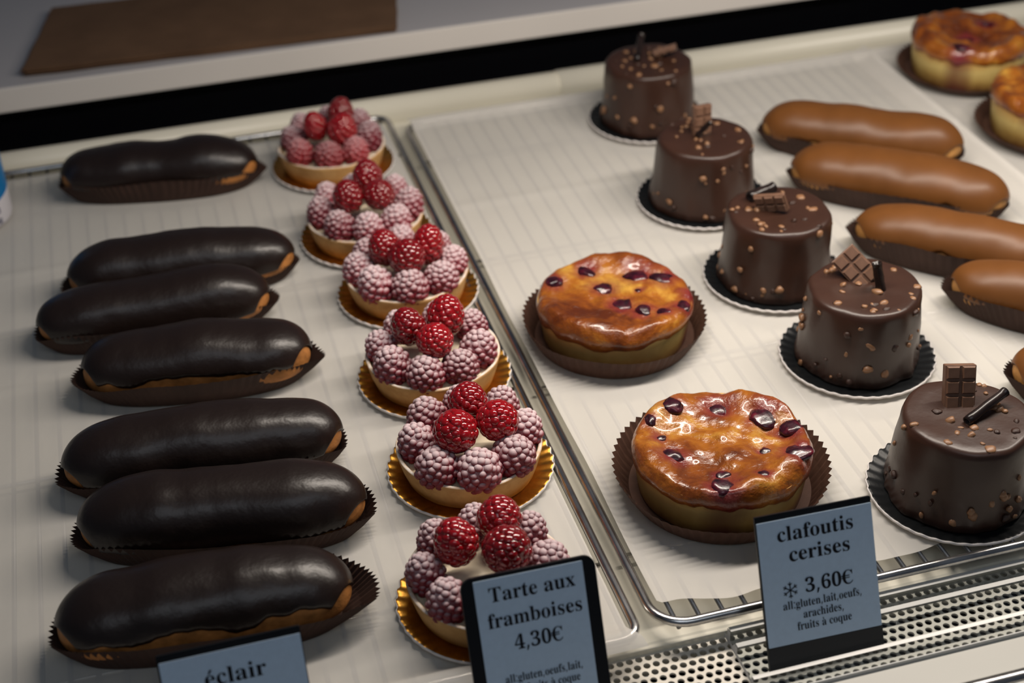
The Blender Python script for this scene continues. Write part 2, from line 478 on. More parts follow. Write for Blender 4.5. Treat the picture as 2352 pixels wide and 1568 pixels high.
wire_rack('wire_rack', 'chrome wire rack under the chocolate eclairs and raspberry tartlets', -0.36, 0.1842, 0.487, 1.098, 0.010, 0.0132, -0.3494)
wire_rack('wire_rack', 'chrome wire rack under the cherry clafoutis and chocolate cakes', 0.1948, 0.9, 0.4895, 1.079, 0.018, 0.0125, 0.2058)

# ------------------------------------------------------------------ baking paper
def paper(name, label, x0, x1, y0, y1, creases, seed, z=0.0004, skew=0.0, wave=0.0, xcr=(), rims=(), curl=0.0, flare=0.0, rack=None):
    nx, ny = 150, 150
    v = []
    for j in range(ny):
        t = j / (ny - 1)
        for i in range(nx):
            s = i / (nx - 1)
            x = x0 + (x1 - x0) * s + skew * (t - 0.5)
            y = y0 + (y1 - y0) * t
            if wave:
                y += wave * (1 - t) ** 6 * (nz((x, 0, 0), 14, seed) + 0.5 * nz((x, 0, 0), 40, seed))
                x += 0.0015 * nz((0, y, 0), 12, seed) * (1 - s) ** 5
            x += flare * max(0, (s - 0.9) / 0.1) * max(0, (0.014 - t) / 0.014) ** 0.5
            zz = z + 0.0007 * (0.5 + 0.5 * nz((x, y, 0), 18, seed)) + 0.0003 * nz((x, y, 0), 45, seed)
            for c, h in creases:
                d = abs(y - c - 0.002 * nz((x, 0, 0), 10, seed))
                zz += h * 1.2 * math.exp(-d / 0.0024)
            for c, h in xcr:
                zz += h * math.exp(-abs(x - c - 0.10 * (y - 0.85) * 0) / 0.004)
            zz = max(zz, -0.0006) + curl * max(0, (s - 0.955) / 0.045) ** 1.6
            for ry in rims:
                zz = max(zz, 0.0062 * math.exp(-(abs(y - ry) / 0.0068) ** 2))
            if rack:   # the sheet lies up over the rounded rim of its rack
                a0, a1, b0, b1, rc = rack
                qx, qy = abs(x - (a0 + a1) / 2) - (a1 - a0) / 2 + rc, abs(y - (b0 + b1) / 2) - (b1 - b0) / 2 + rc
                d = abs(math.hypot(max(qx, 0), max(qy, 0)) + min(max(qx, qy), 0) - rc)
                zz = max(zz, 0.0066 * math.exp(-(d / 0.0060) ** 2))
            v.append((x, y, zz))
    f = [(j * nx + i, j * nx + i + 1, (j + 1) * nx + i + 1, (j + 1) * nx + i) for j in range(ny - 1) for i in range(nx - 1)]
    o = put(name, mesh(name, v, f, M['paper']))
    tag(o, label, 'baking paper', 'sheets of white baking paper')
    return o
paper('baking_paper', 'white baking paper sheet under the chocolate eclairs and raspberry tartlets', -0.34, 0.1799, 0.4800, 1.088, [(0.94, 0.0011), (0.797, 0.0011), (0.645, 0.0011)], 2.0, wave=0.0016, rims=(0.487,), flare=0.006)
paper('baking_paper', 'white baking paper sheet under the large clafoutis and chocolate cakes', 0.1998, 0.607, 0.5035, 1.090, [(0.934, 0.0012), (0.70, 0.0008)], 7.0, z=0.0004, wave=0.007, xcr=[(0.585, 0.0006)], curl=0.0045, rack=(0.1948, 0.9, 0.4895, 1.079, 0.018))
paper('baking_paper', 'white baking paper sheet under the two clafoutis at the rear right', 0.588, 0.885, 0.5035, 1.094, [(0.93, 0.0009)], 11.0, z=-0.0003, rims=(1.079,))

ZP = 0.0016   # pastries stand on the paper here
# ------------------------------------------------------------------ eclairs
def eclair_shape(L, w, h, bend, seed, du=0.0):
    """returns point function (u in -1..1, phi) -> Vector on the choux body"""
    def size(u):
        return max(0.0, 1 - abs(u) ** 5.0) ** 0.52
    def pt(u, phi, off=0.0):
        s = size(u)
        wob = 1 + 0.08 * noise.noise(Vector((u * 2.3 + seed, seed * 0.3, 0.0))) + 0.02 * noise.noise(Vector((u * 7 + seed, math.cos(phi), math.sin(phi))))
        a = (w / 2 * wob) * s + off
        up = h * 0.60 * wob * (0.25 + 0.75 * s) * (s > 0) * s ** 0.35 + off
        dn = h * 0.36 * s
        zc = 0.0025 + h * 0.36
        cy, sy = math.cos(phi), math.sin(phi)
        cy = math.copysign(abs(cy) ** 0.88, cy)
        z = zc + (up if sy > 0 else dn) * (abs(sy) ** 0.92) * (1 if sy > 0 else -1)
        z += 0.0022 * u * u * 0 + 0.0032 * noise.noise(Vector((u * 2.0 + seed * 2, 7.0, seed))) * s * max(0, sy)
        y = a * cy + bend * (u * u - 0.35)
        return Vector((u * (L / 2 + off * 0.8), y, max(z, 0.0018)))
    return pt
def make_eclair(name, label, cat, loc, ang, L, w, h, bend, seed, glaze, choux, group, liner_ext=(0.006, 0.006), liner_h=0.0135, drip=0.0, lin_w=0.0, tipp=(0.85, 0.85)):
    t = thing(name, label, cat, (loc[0], loc[1], ZP), (0, 0, math.radians(ang)), group)
    pt = eclair_shape(L, w, h, bend, seed)
    NU, NV = 72, 36
    us = [math.sin(math.pi * (i / (NU - 1) - 0.5)) * 0.9995 for i in range(NU)]
    v = [pt(u, 2 * math.pi * j / NV) for u in us for j in range(NV)]
    f = grid_faces(NU, NV, flip=True) + [tuple(range(NV)), tuple(reversed(range((NU - 1) * NV, NU * NV)))]
    put('choux_body', mesh('choux_body', v, f, choux), t)
    # glaze: a lip-edged coat over the upper part, wavering lower edge
    NG = 44
    v = []
    for u in us:
        lo_f = math.radians(-9 + drip * 0.9 + 13 * noise.noise(Vector((u * 3.1 + seed, 1.0, seed))) + 6 * noise.noise(Vector((u * 9 + seed, 4.0, 0)))) + math.radians(58) * max(0, abs(u) - 0.84) / 0.16
        lo_b = math.radians(-8 + 10 * noise.noise(Vector((u * 3.1 - seed, 2.0, seed))))
        p0, p1 = -lo_b * -1.0, math.pi - lo_f
        p0 = lo_b
        for j in range(NG):
            s = j / (NG - 1)
            # dense towards both lips
            s = 0.5 - 0.5 * math.cos(math.pi * s)
            phi = p0 + (p1 - p0) * s
            e = min(s, 1 - s)
            th = 0.0021 * min(1.0, math.sqrt(max(0, e) / 0.035)) - 0.0005
            th *= 1 + 0.12 * noise.noise(Vector((u * 5 + seed, phi * 2, 3.0)))
            # the shape function mirrors phi about the y axis: front side is -y
            v.append(pt(u, math.pi - phi if False else phi, th))
    f = grid_faces(NU, NG, wrap_v=False, flip=True)
    f += [tuple(range(NG)), tuple(reversed(range((NU - 1) * NG, NU * NG)))]
    put('glaze', mesh('glaze', v, f, glaze), t)
    # pleated paper boat
    NP = 176
    X0, X1 = L / 2 + 0.001, L / 2
    def outline(th, lev):
        ex = liner_ext[1] if math.cos(th) > 0 else liner_ext[0]
        xl = (L / 2 - 0.006) * (1 - lev) + (L / 2 + ex) * lev
        yl = (w * 0.475) * (1 - lev) + (w * 0.535 + 0.0022 + lin_w) * lev
        c, s = math.cos(th), math.sin(th)
        ep = tipp[1] if c > 0 else tipp[0]
        return xl * math.copysign(abs(c) ** 0.88, c), yl * math.copysign(abs(s) ** ep, s) + bend * (min(1, c * c) - 0.35)
    v = []
    levels = [0.0, 0.5, 1.0]
    for lv in levels:
        for k in range(NP):
            th = 2 * math.pi * k / NP
            x, y = outline(th, lv)
            c = abs(math.cos(th))
            amp = (0.00036 + 0.0009 * c ** 2) * lv
            sg = 1 if k % 2 else -1
            nx_, ny_ = math.cos(th), math.sin(th)
            hz = liner_h * (1.20 - 0.34 * c ** 4 + 0.22 * noise.noise(Vector((math.cos(th) * 2, math.sin(th) * 2, seed))))
            v.append((x + nx_ * amp * sg, y + ny_ * amp * sg, 0.0003 + hz * lv ** 1.15 + (0.0004 * sg if lv == 1 else 0)))
    f = grid_faces(len(levels), NP)
    f.append(tuple(reversed(range(NP))))
    put('paper_liner', mesh('paper_liner', v, f, M['eclair_liner'], smooth=False), t)
    return t
CG = 'chocolate eclairs in a column'
ECL = [
 ('dark chocolate eclair lying apart at the back, nearest the rear rim', (-0.0006, 1.0322), -10, 0.143, 0.047, 0.036, -0.002, 1.3, (0.003, 0.007), 2, 0.0145),
 ('glossy chocolate eclair second from the back, its choux showing at the right tip', (0.0026, 0.8865), -5.5, 0.148, 0.0455, 0.036, -0.003, 4.1, (0.006, 0.003), 0, 0.0125),
 ('chocolate eclair third from the back, shifted furthest to the left', (-0.0193, 0.8370), -3, 0.145, 0.0455, 0.036, -0.002, 8.7, (0.003, 0.006), -4, 0.0135),
 ('chocolate eclair fourth from the back, its liner pointed far beyond the right tip', (0.0010, 0.7690), -8.5, 0.136, 0.049, 0.036, -0.002, 12.2, (0.007, 0.008), 19, 0.0145),
 ('glossy chocolate eclair with a long highlight, third from the front', (-0.0042, 0.6815), -5.5, 0.153, 0.046, 0.037, -0.003, 17.9, (0.005, 0.002), 0, 0.0125),
 ('thick chocolate eclair second from the front, smooth matt glaze', (-0.0002, 0.6223), -10, 0.149, 0.048, 0.038, -0.001, 23.4, (0.005, 0.005), -5, 0.0135),
 ('frontmost chocolate eclair behind the eclair price sign, wide pleated liner at right', (-0.0164, 0.5556), -5.5, 0.142, 0.050, 0.037, -0.003, 31.6, (0.004, 0.013), 21, 0.0145),
]
for lab, loc, ang, L, w, h, bend, seed, le, dr, lh in ECL:
    make_eclair('chocolate_eclair', lab, 'eclair', loc, ang, L, w * 0.94, h, bend, seed, M['choc_glaze'], M['choux'], CG, le, lh * 1.08, dr, 0.0018, (0.8, 1.15 if le[1] in (0.007, 0.003, 0.008, 0.006) else 0.8))
CF = [
 ('caramel-brown coffee eclair furthest back, beside the rearmost chocolate cake', (0.5135, 0.9130), -35.2, 0.148, 0.043, 0.034, -0.002, 41.0, (0.004, 0.002), 0, 0.0140),
 ('caramel-brown coffee eclair second from the back, wholly in view', (0.5046, 0.8377), -39.1, 0.152, 0.046, 0.034, -0.004, 47.0, (0.003, 0.001), -6, 0.0150),
 ('coffee eclair third from the back with its right tip cut off by the frame', (0.5040, 0.7430), -42, 0.146, 0.0400, 0.034, -0.002, 53.0, (0.006, 0.003), 4, 0.0165),
 ('coffee eclair second from the front, only its left half in view', (0.5285, 0.6580), -42, 0.146, 0.0400, 0.034, 0.0, 59.0, (0.006, 0.003), 0, 0.0160),
 ('frontmost coffee eclair, just its rounded tip showing at the right edge', (0.5150, 0.5640), -42, 0.146, 0.045, 0.034, 0.0, 64.0, (0.004, 0.003), 0, 0.0150),
]
for lab, loc, ang, L, w, h, bend, seed, le, dr, lh in CF:
    make_eclair('coffee_eclair', lab, 'eclair', loc, ang, L, w, h, bend, seed, M['coffee_glaze'], M['choux_pale'], 'coffee eclairs in a column', le, lh, dr + 6, 0.0012)

# ------------------------------------------------------------------ scalloped boards
def board_mesh(R, flutes, rise, top, name):
    n = flutes * 6
    rings = [(0.25, 0), (0.60, 0), (0.74, 0.0), (0.79, 0.06), (0.85, 0.28), (0.92, 0.62), (0.97, 0.88), (1.0, 1.0)]
    v = [(0, 0, 0.0012)]
    for fr, lv in rings:
        for j in range(n):
            t = 2 * math.pi * j / n
            wv = math.cos(flutes * t)
            rr = R * fr * (1 + 0.010 * wv * lv)
            v.append((rr * math.cos(t), rr * math.sin(t), 0.0012 + rise * lv + 0.00075 * wv * lv * 0.8))
    f = [(0, 1 + j, 1 + (j + 1) % n) for j in range(n)]
    f += grid_faces(len(rings), n, base=1, flip=True)
    nt_ = len(f)
    base = len(v)
    # white lip and underside
    last = 1 + (len(rings) - 1) * n
    for d, dr in ((0.0004, 0.0006), (0.0015, 0.0005)):
        for j in range(n):
            x, y, z = v[last + j]
            k = 1 + dr / R
            v.append((x * k, y * k, z - d))
    for j in range(n):
        t = 2 * math.pi * j / n
        v.append((0.70 * R * math.cos(t), 0.70 * R * math.sin(t), 0.0))
    f += [(last + j, base + j, base + (j + 1) % n, last + (j + 1) % n) for j in range(n)]
    f += grid_faces(3, n, base=base, flip=True)
    f.append(tuple(reversed(range(base + 2 * n, base + 3 * n))))
    fm = [0] * nt_ + [1] * (len(f) - nt_)
    return mesh(name, v, f, [top, M['board_edge']], fmat=fm)
TARTS = [(0.1284, 1.0262), (0.1321, 0.9112), (0.1438, 0.8284), (0.1386, 0.7302), (0.1375, 0.6375), (0.1204, 0.5339)]
TNAME = ['rearmost raspberry tartlet', 'raspberry tartlet second from the back', 'raspberry tartlet third from the back', 'raspberry tartlet third from the front', 'raspberry tartlet second from the front', 'front raspberry tartlet half hidden by its price sign']
gold = board_mesh(0.0462, 40, 0.0022, M['gold'], 'gold_board')
for (x, y), nm in zip(TARTS, TNAME):
    o = put('cake_board', gold, None, (x, y, ZP), (0, 0, x * 40))
    tag(o, 'round gold scalloped cake board under the ' + nm, 'cake board', 'gold boards')
CAKES = [(0.3825, 1.0215), (0.3742, 0.8840), (0.3802, 0.7700), (0.3900, 0.6695), (0.3826, 0.5383)]
CNAME = ['rearmost chocolate cake', 'chocolate cake second from the back', 'middle chocolate cake', 'chocolate cake second from the front', 'front chocolate cake']
blackb = board_mesh(0.0465, 40, 0.0026, M['black_board'], 'black_board')
for (x, y), nm in zip(CAKES, CNAME):
    o = put('cake_board', blackb, None, (x, y, ZP), (0, 0, x * 40))
    tag(o, 'round black scalloped cake board under the ' + nm, 'cake board', 'black boards')

# ------------------------------------------------------------------ raspberries and tartlets
def berry_mesh(seed, mat_list_name, elong):
    rnd = random.Random(seed)
    bm = bmesh.new()
    N = 84 if mat_list_name != 'berry_glazed' else 76
    ga = math.pi * (3 - math.sqrt(5))
    def shape(t):                  # t from 0 (tip, top) to 1 (stem end); radius and height, unit width radius 1
        z = elong * (1 - 2 * t)
        q = (1 - 2 * t)
        r = math.sqrt(max(0, 1 - q * q))
        r *= 1 - 0.16 * max(0, q)   # slightly conical towards the tip
        return r, z
    for k in range(N):
        t = (k + 0.5) / N
        r, z = shape(t)
        a = k * ga + rnd.uniform(-0.12, 0.12)
        dr = (0.245 if mat_list_name == 'berry_glazed' else 0.205) * rnd.uniform(0.88, 1.14)
        kk = 0.88
        p = Vector((kk * r * math.cos(a), kk * r * math.sin(a), z * kk))
        nrm = Vector((p.x, p.y, p.z / (elong * elong))).normalized()
        mt = Matrix.Translation(p) @ nrm.to_track_quat('Z', 'Y').to_matrix().to_4x4() @ Matrix.Diagonal((dr, dr * rnd.uniform(0.85, 1.0), dr * (0.52 if mat_list_name == 'berry_glazed' else 0.85), 1))
        bmesh.ops.create_icosphere(bm, subdivisions=2, radius=1.0, matrix=mt)
    bmesh.ops.create_icosphere(bm, subdivisions=3, radius=0.90, matrix=Matrix.Diagonal((1, 1, elong, 1)))
    me = bpy.data.meshes.new('raspberry')
    bm.to_mesh(me); bm.free()
    me.polygons.foreach_set('use_smooth', [True] * len(me.polygons))
    me.materials.append(M[mat_list_name])
    return me
BM = {}
for kind, nm in ((0, 'berry_dusted'), (1, 'berry_glazed'), (2, 'berry_light')):
    for e in (1.0, 1.2, 1.38):
        for s in range(2):
            BM[kind, e, s] = berry_mesh(kind * 31 + s * 7 + int(e * 10), nm, e)
def shell_mesh():
    prof = [(0.0355, 0.0), (0.0362, 0.0006), (0.0385, 0.008), (0.0402, 0.0150), (0.0408, 0.0170), (0.0404, 0.0178), (0.0392, 0.0179), (0.0384, 0.0172), (0.0376, 0.0125), (0.0368, 0.0118)]
    def d(p, t, k):
        s = 1 + 0.006 * nz(p, 70) + 0.004 * nz(p, 200)
        return Vector((p.x * s, p.y * s, p.z + (0.0006 * nz(p, 90, 4.0) if k > 3 else 0)))
    v, f = lathe(prof, 96, d, True, True)
    return mesh('tart_shell', v, f, M['shell'])
def cream_mesh():
    prof = [(0.0374, 0.0120)] + [(0.0374 * (1 - k / 14), 0.0135 + 0.0040 * (k / 14) ** 0.8) for k in range(0, 14)]
    def d(p, t, k):
        return Vector((p.x, p.y, p.z + (0.0012 * nz(p, 110, 9.0) if k > 0 else 0)))
    v, f = lathe(prof, 64, d, True, True)
    return mesh('cream_filling', v, f, M['cream'])
SH, CR = shell_mesh(), cream_mesh()
RB = [
[(-0.0113,-0.0048,0.0395,0.0088,1.38,1),(0.0108,0.0098,0.0405,0.0099,1.2,1),(0.0071,-0.0163,0.0395,0.011,1.18,1),(-0.0261,-0.0168,0.0255,0.0098,1.27,2),(-0.0063,-0.0282,0.0255,0.0107,1.09,2),(0.014,-0.0275,0.0255,0.0097,1.1,2),(-0.0272,0.0073,0.0255,0.0093,1.21,0),(-0.0176,0.0257,0.0255,0.0092,1.23,0),(0.0272,-0.0103,0.0255,0.0102,1.35,0),(0.025,0.0166,0.0255,0.0098,1.21,0),(0.004,0.0295,0.0255,0.0098,1.1,0)],
[(0.0065,0.0160,0.0405,0.0104,1.19,1),(-0.0117,-0.0085,0.0405,0.0104,1.27,1),(0.0094,-0.0125,0.0405,0.0106,1.06,1),(-0.0215,0.0225,0.0255,0.0094,1.19,0),(-0.0297,0.0004,0.0255,0.0098,1.35,0),(-0.0214,-0.0216,0.0255,0.0103,1.18,0),(-0.0029,-0.0305,0.0255,0.0102,1.15,0),(0.0173,-0.0263,0.0255,0.0104,1.12,0),(0.0296,-0.0085,0.0255,0.0102,1.3,0),(0.025,0.0164,0.0255,0.0098,1.2,0),(-0.0008,0.0305,0.0255,0.0098,1.07,0)],
[(-0.0132,-0.001,0.0405,0.0106,1.22,1),(-0.002,-0.0168,0.0405,0.0117,1.0,1),(0.0142,-0.0066,0.0405,0.0104,1.31,1),(-0.0309,0.0009,0.0255,0.0104,1.2,0),(-0.0241,-0.0207,0.0255,0.0114,1.12,0),(-0.004,-0.0302,0.0255,0.0117,1.05,0),(0.018,-0.0254,0.0255,0.0109,1.03,0),(0.0296,-0.0065,0.0255,0.0100,1.0,0),(-0.0219,0.0207,0.0255,0.0096,1.0,0),(0.024,0.0156,0.0255,0.0099,1.0,0),(0.0034,0.0297,0.0255,0.0098,1.0,0)],
[(-0.0135,0.0019,0.0405,0.0102,1.24,1),(0.0102,0.0045,0.0415,0.0112,1.29,1),(-0.0016,-0.0177,0.0405,0.0106,1.05,1),(-0.0297,0.0065,0.0255,0.0094,1.19,0),(-0.0275,-0.0145,0.0255,0.0110,1.14,0),(-0.0106,-0.0286,0.0255,0.0112,1.0,0),(0.0105,-0.0279,0.0255,0.0107,1.02,0),(0.0248,-0.014,0.0255,0.0109,1.19,0),(0.0275,0.0126,0.0255,0.0098,1.0,0),(0.0105,0.0285,0.0255,0.0098,1.0,0),(-0.0145,0.0265,0.0255,0.0096,1.0,0)],
[(0.0032,0.0107,0.0405,0.0107,1.0,1),(0.0143,-0.0107,0.0405,0.0113,1.02,1),(-0.0099,-0.0131,0.0405,0.0119,1.04,1),(-0.0181,0.0236,0.0255,0.0110,1.0,0),(-0.0284,0.0011,0.0255,0.0106,1.14,0),(-0.0233,-0.0221,0.0255,0.0114,1.06,0),(-0.0022,-0.0315,0.0255,0.012,1.0,0),(0.0189,-0.0253,0.0255,0.0117,1.04,0),(0.0300,-0.0052,0.0255,0.0104,1.2,0),(0.0241,0.0197,0.0255,0.0099,1.11,0),(0.0032,0.0305,0.0255,0.0100,1.05,0)],
[(-0.0139,0.0045,0.0405,0.0108,1.2,1),(0.0111,0.0155,0.0405,0.0110,0.98,1),(0.0085,-0.0085,0.0405,0.0120,1.04,1),(0.002,0.0309,0.0255,0.0091,1.11,0),(-0.020,0.0245,0.0255,0.0096,1.15,0),(-0.0305,0.0018,0.0255,0.0096,1.38,0),(-0.0243,-0.0189,0.0255,0.0104,1.11,0),(-0.0072,-0.0297,0.0255,0.0104,1.04,0),(0.0149,-0.0264,0.0255,0.0105,1.0,0),(0.0293,-0.0075,0.0255,0.0107,1.04,0),(0.0255,0.0161,0.0255,0.0096,1.16,0)],
]
rnd = random.Random(5)
TLAB = ['rearmost raspberry tartlet, beside the lone eclair', 'raspberry tartlet second from the back of the column', 'raspberry tartlet third from the back of the column', 'raspberry tartlet third from the front, one tall berry on top', 'raspberry tartlet second from the front, wholly in view', 'front raspberry tartlet half hidden by the black framed price sign']
for (x, y), lab, rows in zip(TARTS, TLAB, RB):
    t = thing('raspberry_tartlet', lab, 'tartlet', (x, y, ZP + 0.0014), (0, 0, 0), 'raspberry tartlets in a column')
    put('tart_shell', SH, t, rot=(0, 0, x * 77))
    put('cream_filling', CR, t, rot=(0, 0, x * 31))
    for dx, dy, z, r_, el, kind in rows:
        e = 1.0 if el < 1.1 else (1.2 if el < 1.3 else 1.38)
        rr = math.hypot(dx, dy)
        lean = 0.30 if kind != 1 else 0.22
        ax = Vector((dx / rr, dy / rr, 0)) * lean + Vector((rnd.uniform(-.12, .12), rnd.uniform(-.12, .12), 1))
        q = ax.to_track_quat('Z', 'Y') @ Euler((0, 0, rnd.uniform(0, 6.28))).to_quaternion()
        o = put('raspberry', BM[kind, e, rnd.randint(0, 1)], t, (dx, dy, z - ZP - 0.0014), q.to_euler(), (r_ * 1.06,) * 3)
        if kind == 1: o['label'] = 'glossy glazed raspberry on top'

# ------------------------------------------------------------------ clafoutis
def clafoutis(label, loc, R, H, seed, cherries, puff, liner_R, liner_h, side_stains=(), bake=()):
    t = thing('cherry_clafoutis', label, 'clafoutis', (loc[0], loc[1], ZP), (0, 0, 0), 'cherry clafoutis')
    def topz(x, y):
        r = math.hypot(x, y) / R
        z = H + puff * (0.55 * math.exp(-((r - 0.86) / 0.13) ** 2) - 0.20 * (1 - r * r)) 
        z += puff * 0.80 * nz((x, y, 0), 38, seed) + puff * 0.42 * nz((x, y, 0), 95, seed + 3) + puff * 0.12 * nz((x, y, 0), 240, seed + 5)
        for cx, cy, cr in cherries:
            d = math.hypot(x - cx, y - cy)
            z -= 0.0012 * math.exp(-(d / (cr * 1.1)) ** 2)
        return z
    def stain(x, y, z):
        s = 0.0
        for cx, cy, cr in cherries:
            d = math.hypot(x - cx, y - cy) + 0.002 * nz((x, y, z), 140, seed) - max(0, 0)
            s = max(s, 0.9 * max(0, 1 - (max(0, d) / (cr * 2.2)) ** 1.5))
        for a, zz, rr in side_stains:
            px_, py_ = R * math.cos(a), R * math.sin(a)
            d = math.sqrt((x - px_) ** 2 + (y - py_) ** 2 + ((z - zz) * 1.3) ** 2) + 0.003 * nz((x, y, z), 120, seed + 2)
            s = max(s, 0.9 * max(0, 1 - (d / rr) ** 2))
        return min(1, s)
    def addstain(me):
        at = me.attributes.new('stain', 'FLOAT', 'POINT')
        at.data.foreach_set('value', [stain(*vv.co) for vv in me.vertices])
        at = me.attributes.new('bake', 'FLOAT', 'POINT')
        at.data.foreach_set('value', [sum(val * math.exp(-(((vv.co.x - bx) ** 2 + (vv.co.y - by) ** 2) / br ** 2)) for bx, by, br, val in bake) for vv in me.vertices])
    n = 128
    # custard body
    v, f = lathe([(R * 0.915, 0.0006), (R * 0.93, 0.002), (R * 0.955, H * 0.35), (R * 0.985, H * 0.75), (R * 0.99, H * 0.9), (R * 0.90, H * 0.74)], n,
                 lambda p, a, k: p * (1 + 0.012 * nz(p, 50, seed)) if k else p)
    me = mesh('custard_body', v, f, M['claf_side']); addstain(me)
    put('custard_body', me, t)
    # browned top, rolling over the edge in an uneven skin
    v = [Vector((0, 0, topz(0, 0)))]
    nr = 40
    for i in range(1, nr + 1):
        r = R * 0.985 * (i / nr) ** 0.9
        for j in range(n):
            a = 2 * math.pi * j / n
            x, y = r * math.cos(a), r * math.sin(a)
            z = topz(x, y) - 0.0022 * max(0, (r / R - 0.93) / 0.055) ** 2
            v.append(Vector((x, y, z)))
    for lvl, (kr, kz) in enumerate(((1.008, 0.18), (1.014, 0.45), (1.008, 0.8), (0.985, 1.0))):
        for j in range(n):
            a = 2 * math.pi * j / n
            lip = 0.0075 + 0.0042 * nz((math.cos(a), math.sin(a), 0), 1.7, seed) + 0.002 * nz((math.cos(a), math.sin(a), 0), 7, seed)
            x, y = R * kr * math.cos(a), R * kr * math.sin(a)
            v.append(Vector((x, y, topz(R * 0.985 * math.cos(a), R * 0.985 * math.sin(a)) - 0.003 - lip * kz)))
    f = [(0, 1 + j, 1 + (j + 1) % n) for j in range(n)] + grid_faces(nr + 4, n, base=1, flip=True)
    me = mesh('baked_top', v, f, M['claf_top']); addstain(me)
    put('baked_top', me, t)
    rr = random.Random(int(seed * 10))
    for cx, cy, cr in cherries:
        bm = bmesh.new()
        bmesh.ops.create_icosphere(bm, subdivisions=3, radius=1.0)
        sd = rr.uniform(0, 50)
        sx, sy = rr.uniform(0.85, 1.15), rr.uniform(0.75, 1.0)
        for vv in bm.verts:
            k = 1 + 0.28 * nz(vv.co, 1.3, sd) + 0.12 * nz(vv.co, 3.5, sd)
            vv.co = Vector((vv.co.x * cr * sx * k, vv.co.y * cr * sy * k, vv.co.z * cr * 0.44 * k)) * 1.14
        me = bpy.data.meshes.new('cherry'); bm.to_mesh(me); bm.free()
        me.polygons.foreach_set('use_smooth', [True] * len(me.polygons)); me.materials.append(M['cherry'])
        put('cherry', me, t, (cx, cy, topz(cx, cy) - cr * 0.12), (rr.uniform(-.25, .25), rr.uniform(-.25, .25), rr.uniform(0, 6)))
    # pleated paper cup
    NP = 128
    v = []
    for lv in (0, 0.5, 1.0):
        for k in range(NP):
            a = 2 * math.pi * k / NP
            sg = 1 if k % 2 else -1
            rad = R * 1.035 * (1 - lv) + liner_R * lv + sg * 0.0009 * lv
            hz = liner_h * lv ** 1.1 * (1 + 0.18 * nz((math.cos(a), math.sin(a), 0), 1.2, seed + 9)) + (0.0006 * sg if lv == 1 else 0)
            v.append((rad * math.cos(a), rad * math.sin(a), 0.0003 + hz))
    f = grid_faces(3, NP) + [tuple(reversed(range(NP)))]
    put('paper_liner', mesh('paper_liner', v, f, M['liner'], smooth=False), t)
    return t
CH1 = [(-0.0147, 0.0353, 0.0058), (0.0096, 0.0303, 0.0065), (0.0303, 0.0138, 0.0077), (0.0395, -0.0013, 0.0059), (0.0331, -0.0236, 0.0069), (-0.0147, -0.0370, 0.0061), (-0.0291, -0.0026, 0.0056), (-0.0299, 0.0139, 0.0033), (-0.0309, 0.0269, 0.0038), (0.0082, -0.0367, 0.0032), (0.0201, -0.0123, 0.0033), (-0.0095, -0.0259, 0.0041)]
CH2 = [(-0.0317, 0.0255, 0.0055), (-0.0071, 0.0338, 0.0056), (-0.0033, 0.0127, 0.0066), (0.0217, 0.0196, 0.0072), (0.036, 0.0098, 0.0066), (0.0008, -0.0111, 0.0060), (0.011, -0.0223, 0.0053), (0.0355, -0.0255, 0.0048), (0.0212, -0.0298, 0.0042), (0.0163, 0.0012, 0.0022)]
clafoutis('large cherry clafoutis at the front, partly behind its price sign', (0.2645, 0.5825), 0.0480, 0.030, 3.3, CH1, 0.0056, 0.0585, 0.0160, side_stains=[(-1.75, 0.018, 0.011), (-0.45, 0.02, 0.014)], bake=[(0.0, 0.006, 0.02, -0.03), (-0.01, -0.04, 0.02, -0.06), (0.028, 0.0, 0.015, 0.10), (-0.02, 0.03, 0.014, 0.07)])
clafoutis('large cherry clafoutis standing alone behind the front one', (0.2580, 0.7410), 0.0485, 0.029, 8.1, CH2, 0.0050, 0.0572, 0.0150, side_stains=[(-0.55, 0.014, 0.015), (-0.3, 0.03, 0.012)], bake=[(-0.022, -0.016, 0.024, -0.13), (0.012, 0.012, 0.02, 0.16), (-0.005, 0.03, 0.018, 0.10), (0.0, -0.045, 0.02, -0.03)])
clafoutis('puffed cherry clafoutis at the rear right by the rim, deeply browned', (0.6656, 1.0205), 0.0480, 0.035, 14.6, [(-0.026, -0.030, 0.0065), (-0.006, -0.006, 0.006), (0.02, 0.012, 0.005)], 0.0068, 0.0575, 0.0070, side_stains=[(-2.3, 0.03, 0.012)], bake=[(0.0, 0.0, 0.05, -0.11)])
clafoutis('cherry clafoutis cut off by the right edge, in front of the puffed one', (0.6697, 0.9016), 0.0480, 0.036, 19.2, [(-0.014, -0.012, 0.0065), (0.01, 0.02, 0.006), (-0.018, -0.036, 0.005)], 0.0055, 0.0575, 0.0080, side_stains=[(-2.5, 0.022, 0.012), (-2.0, 0.012, 0.01)])

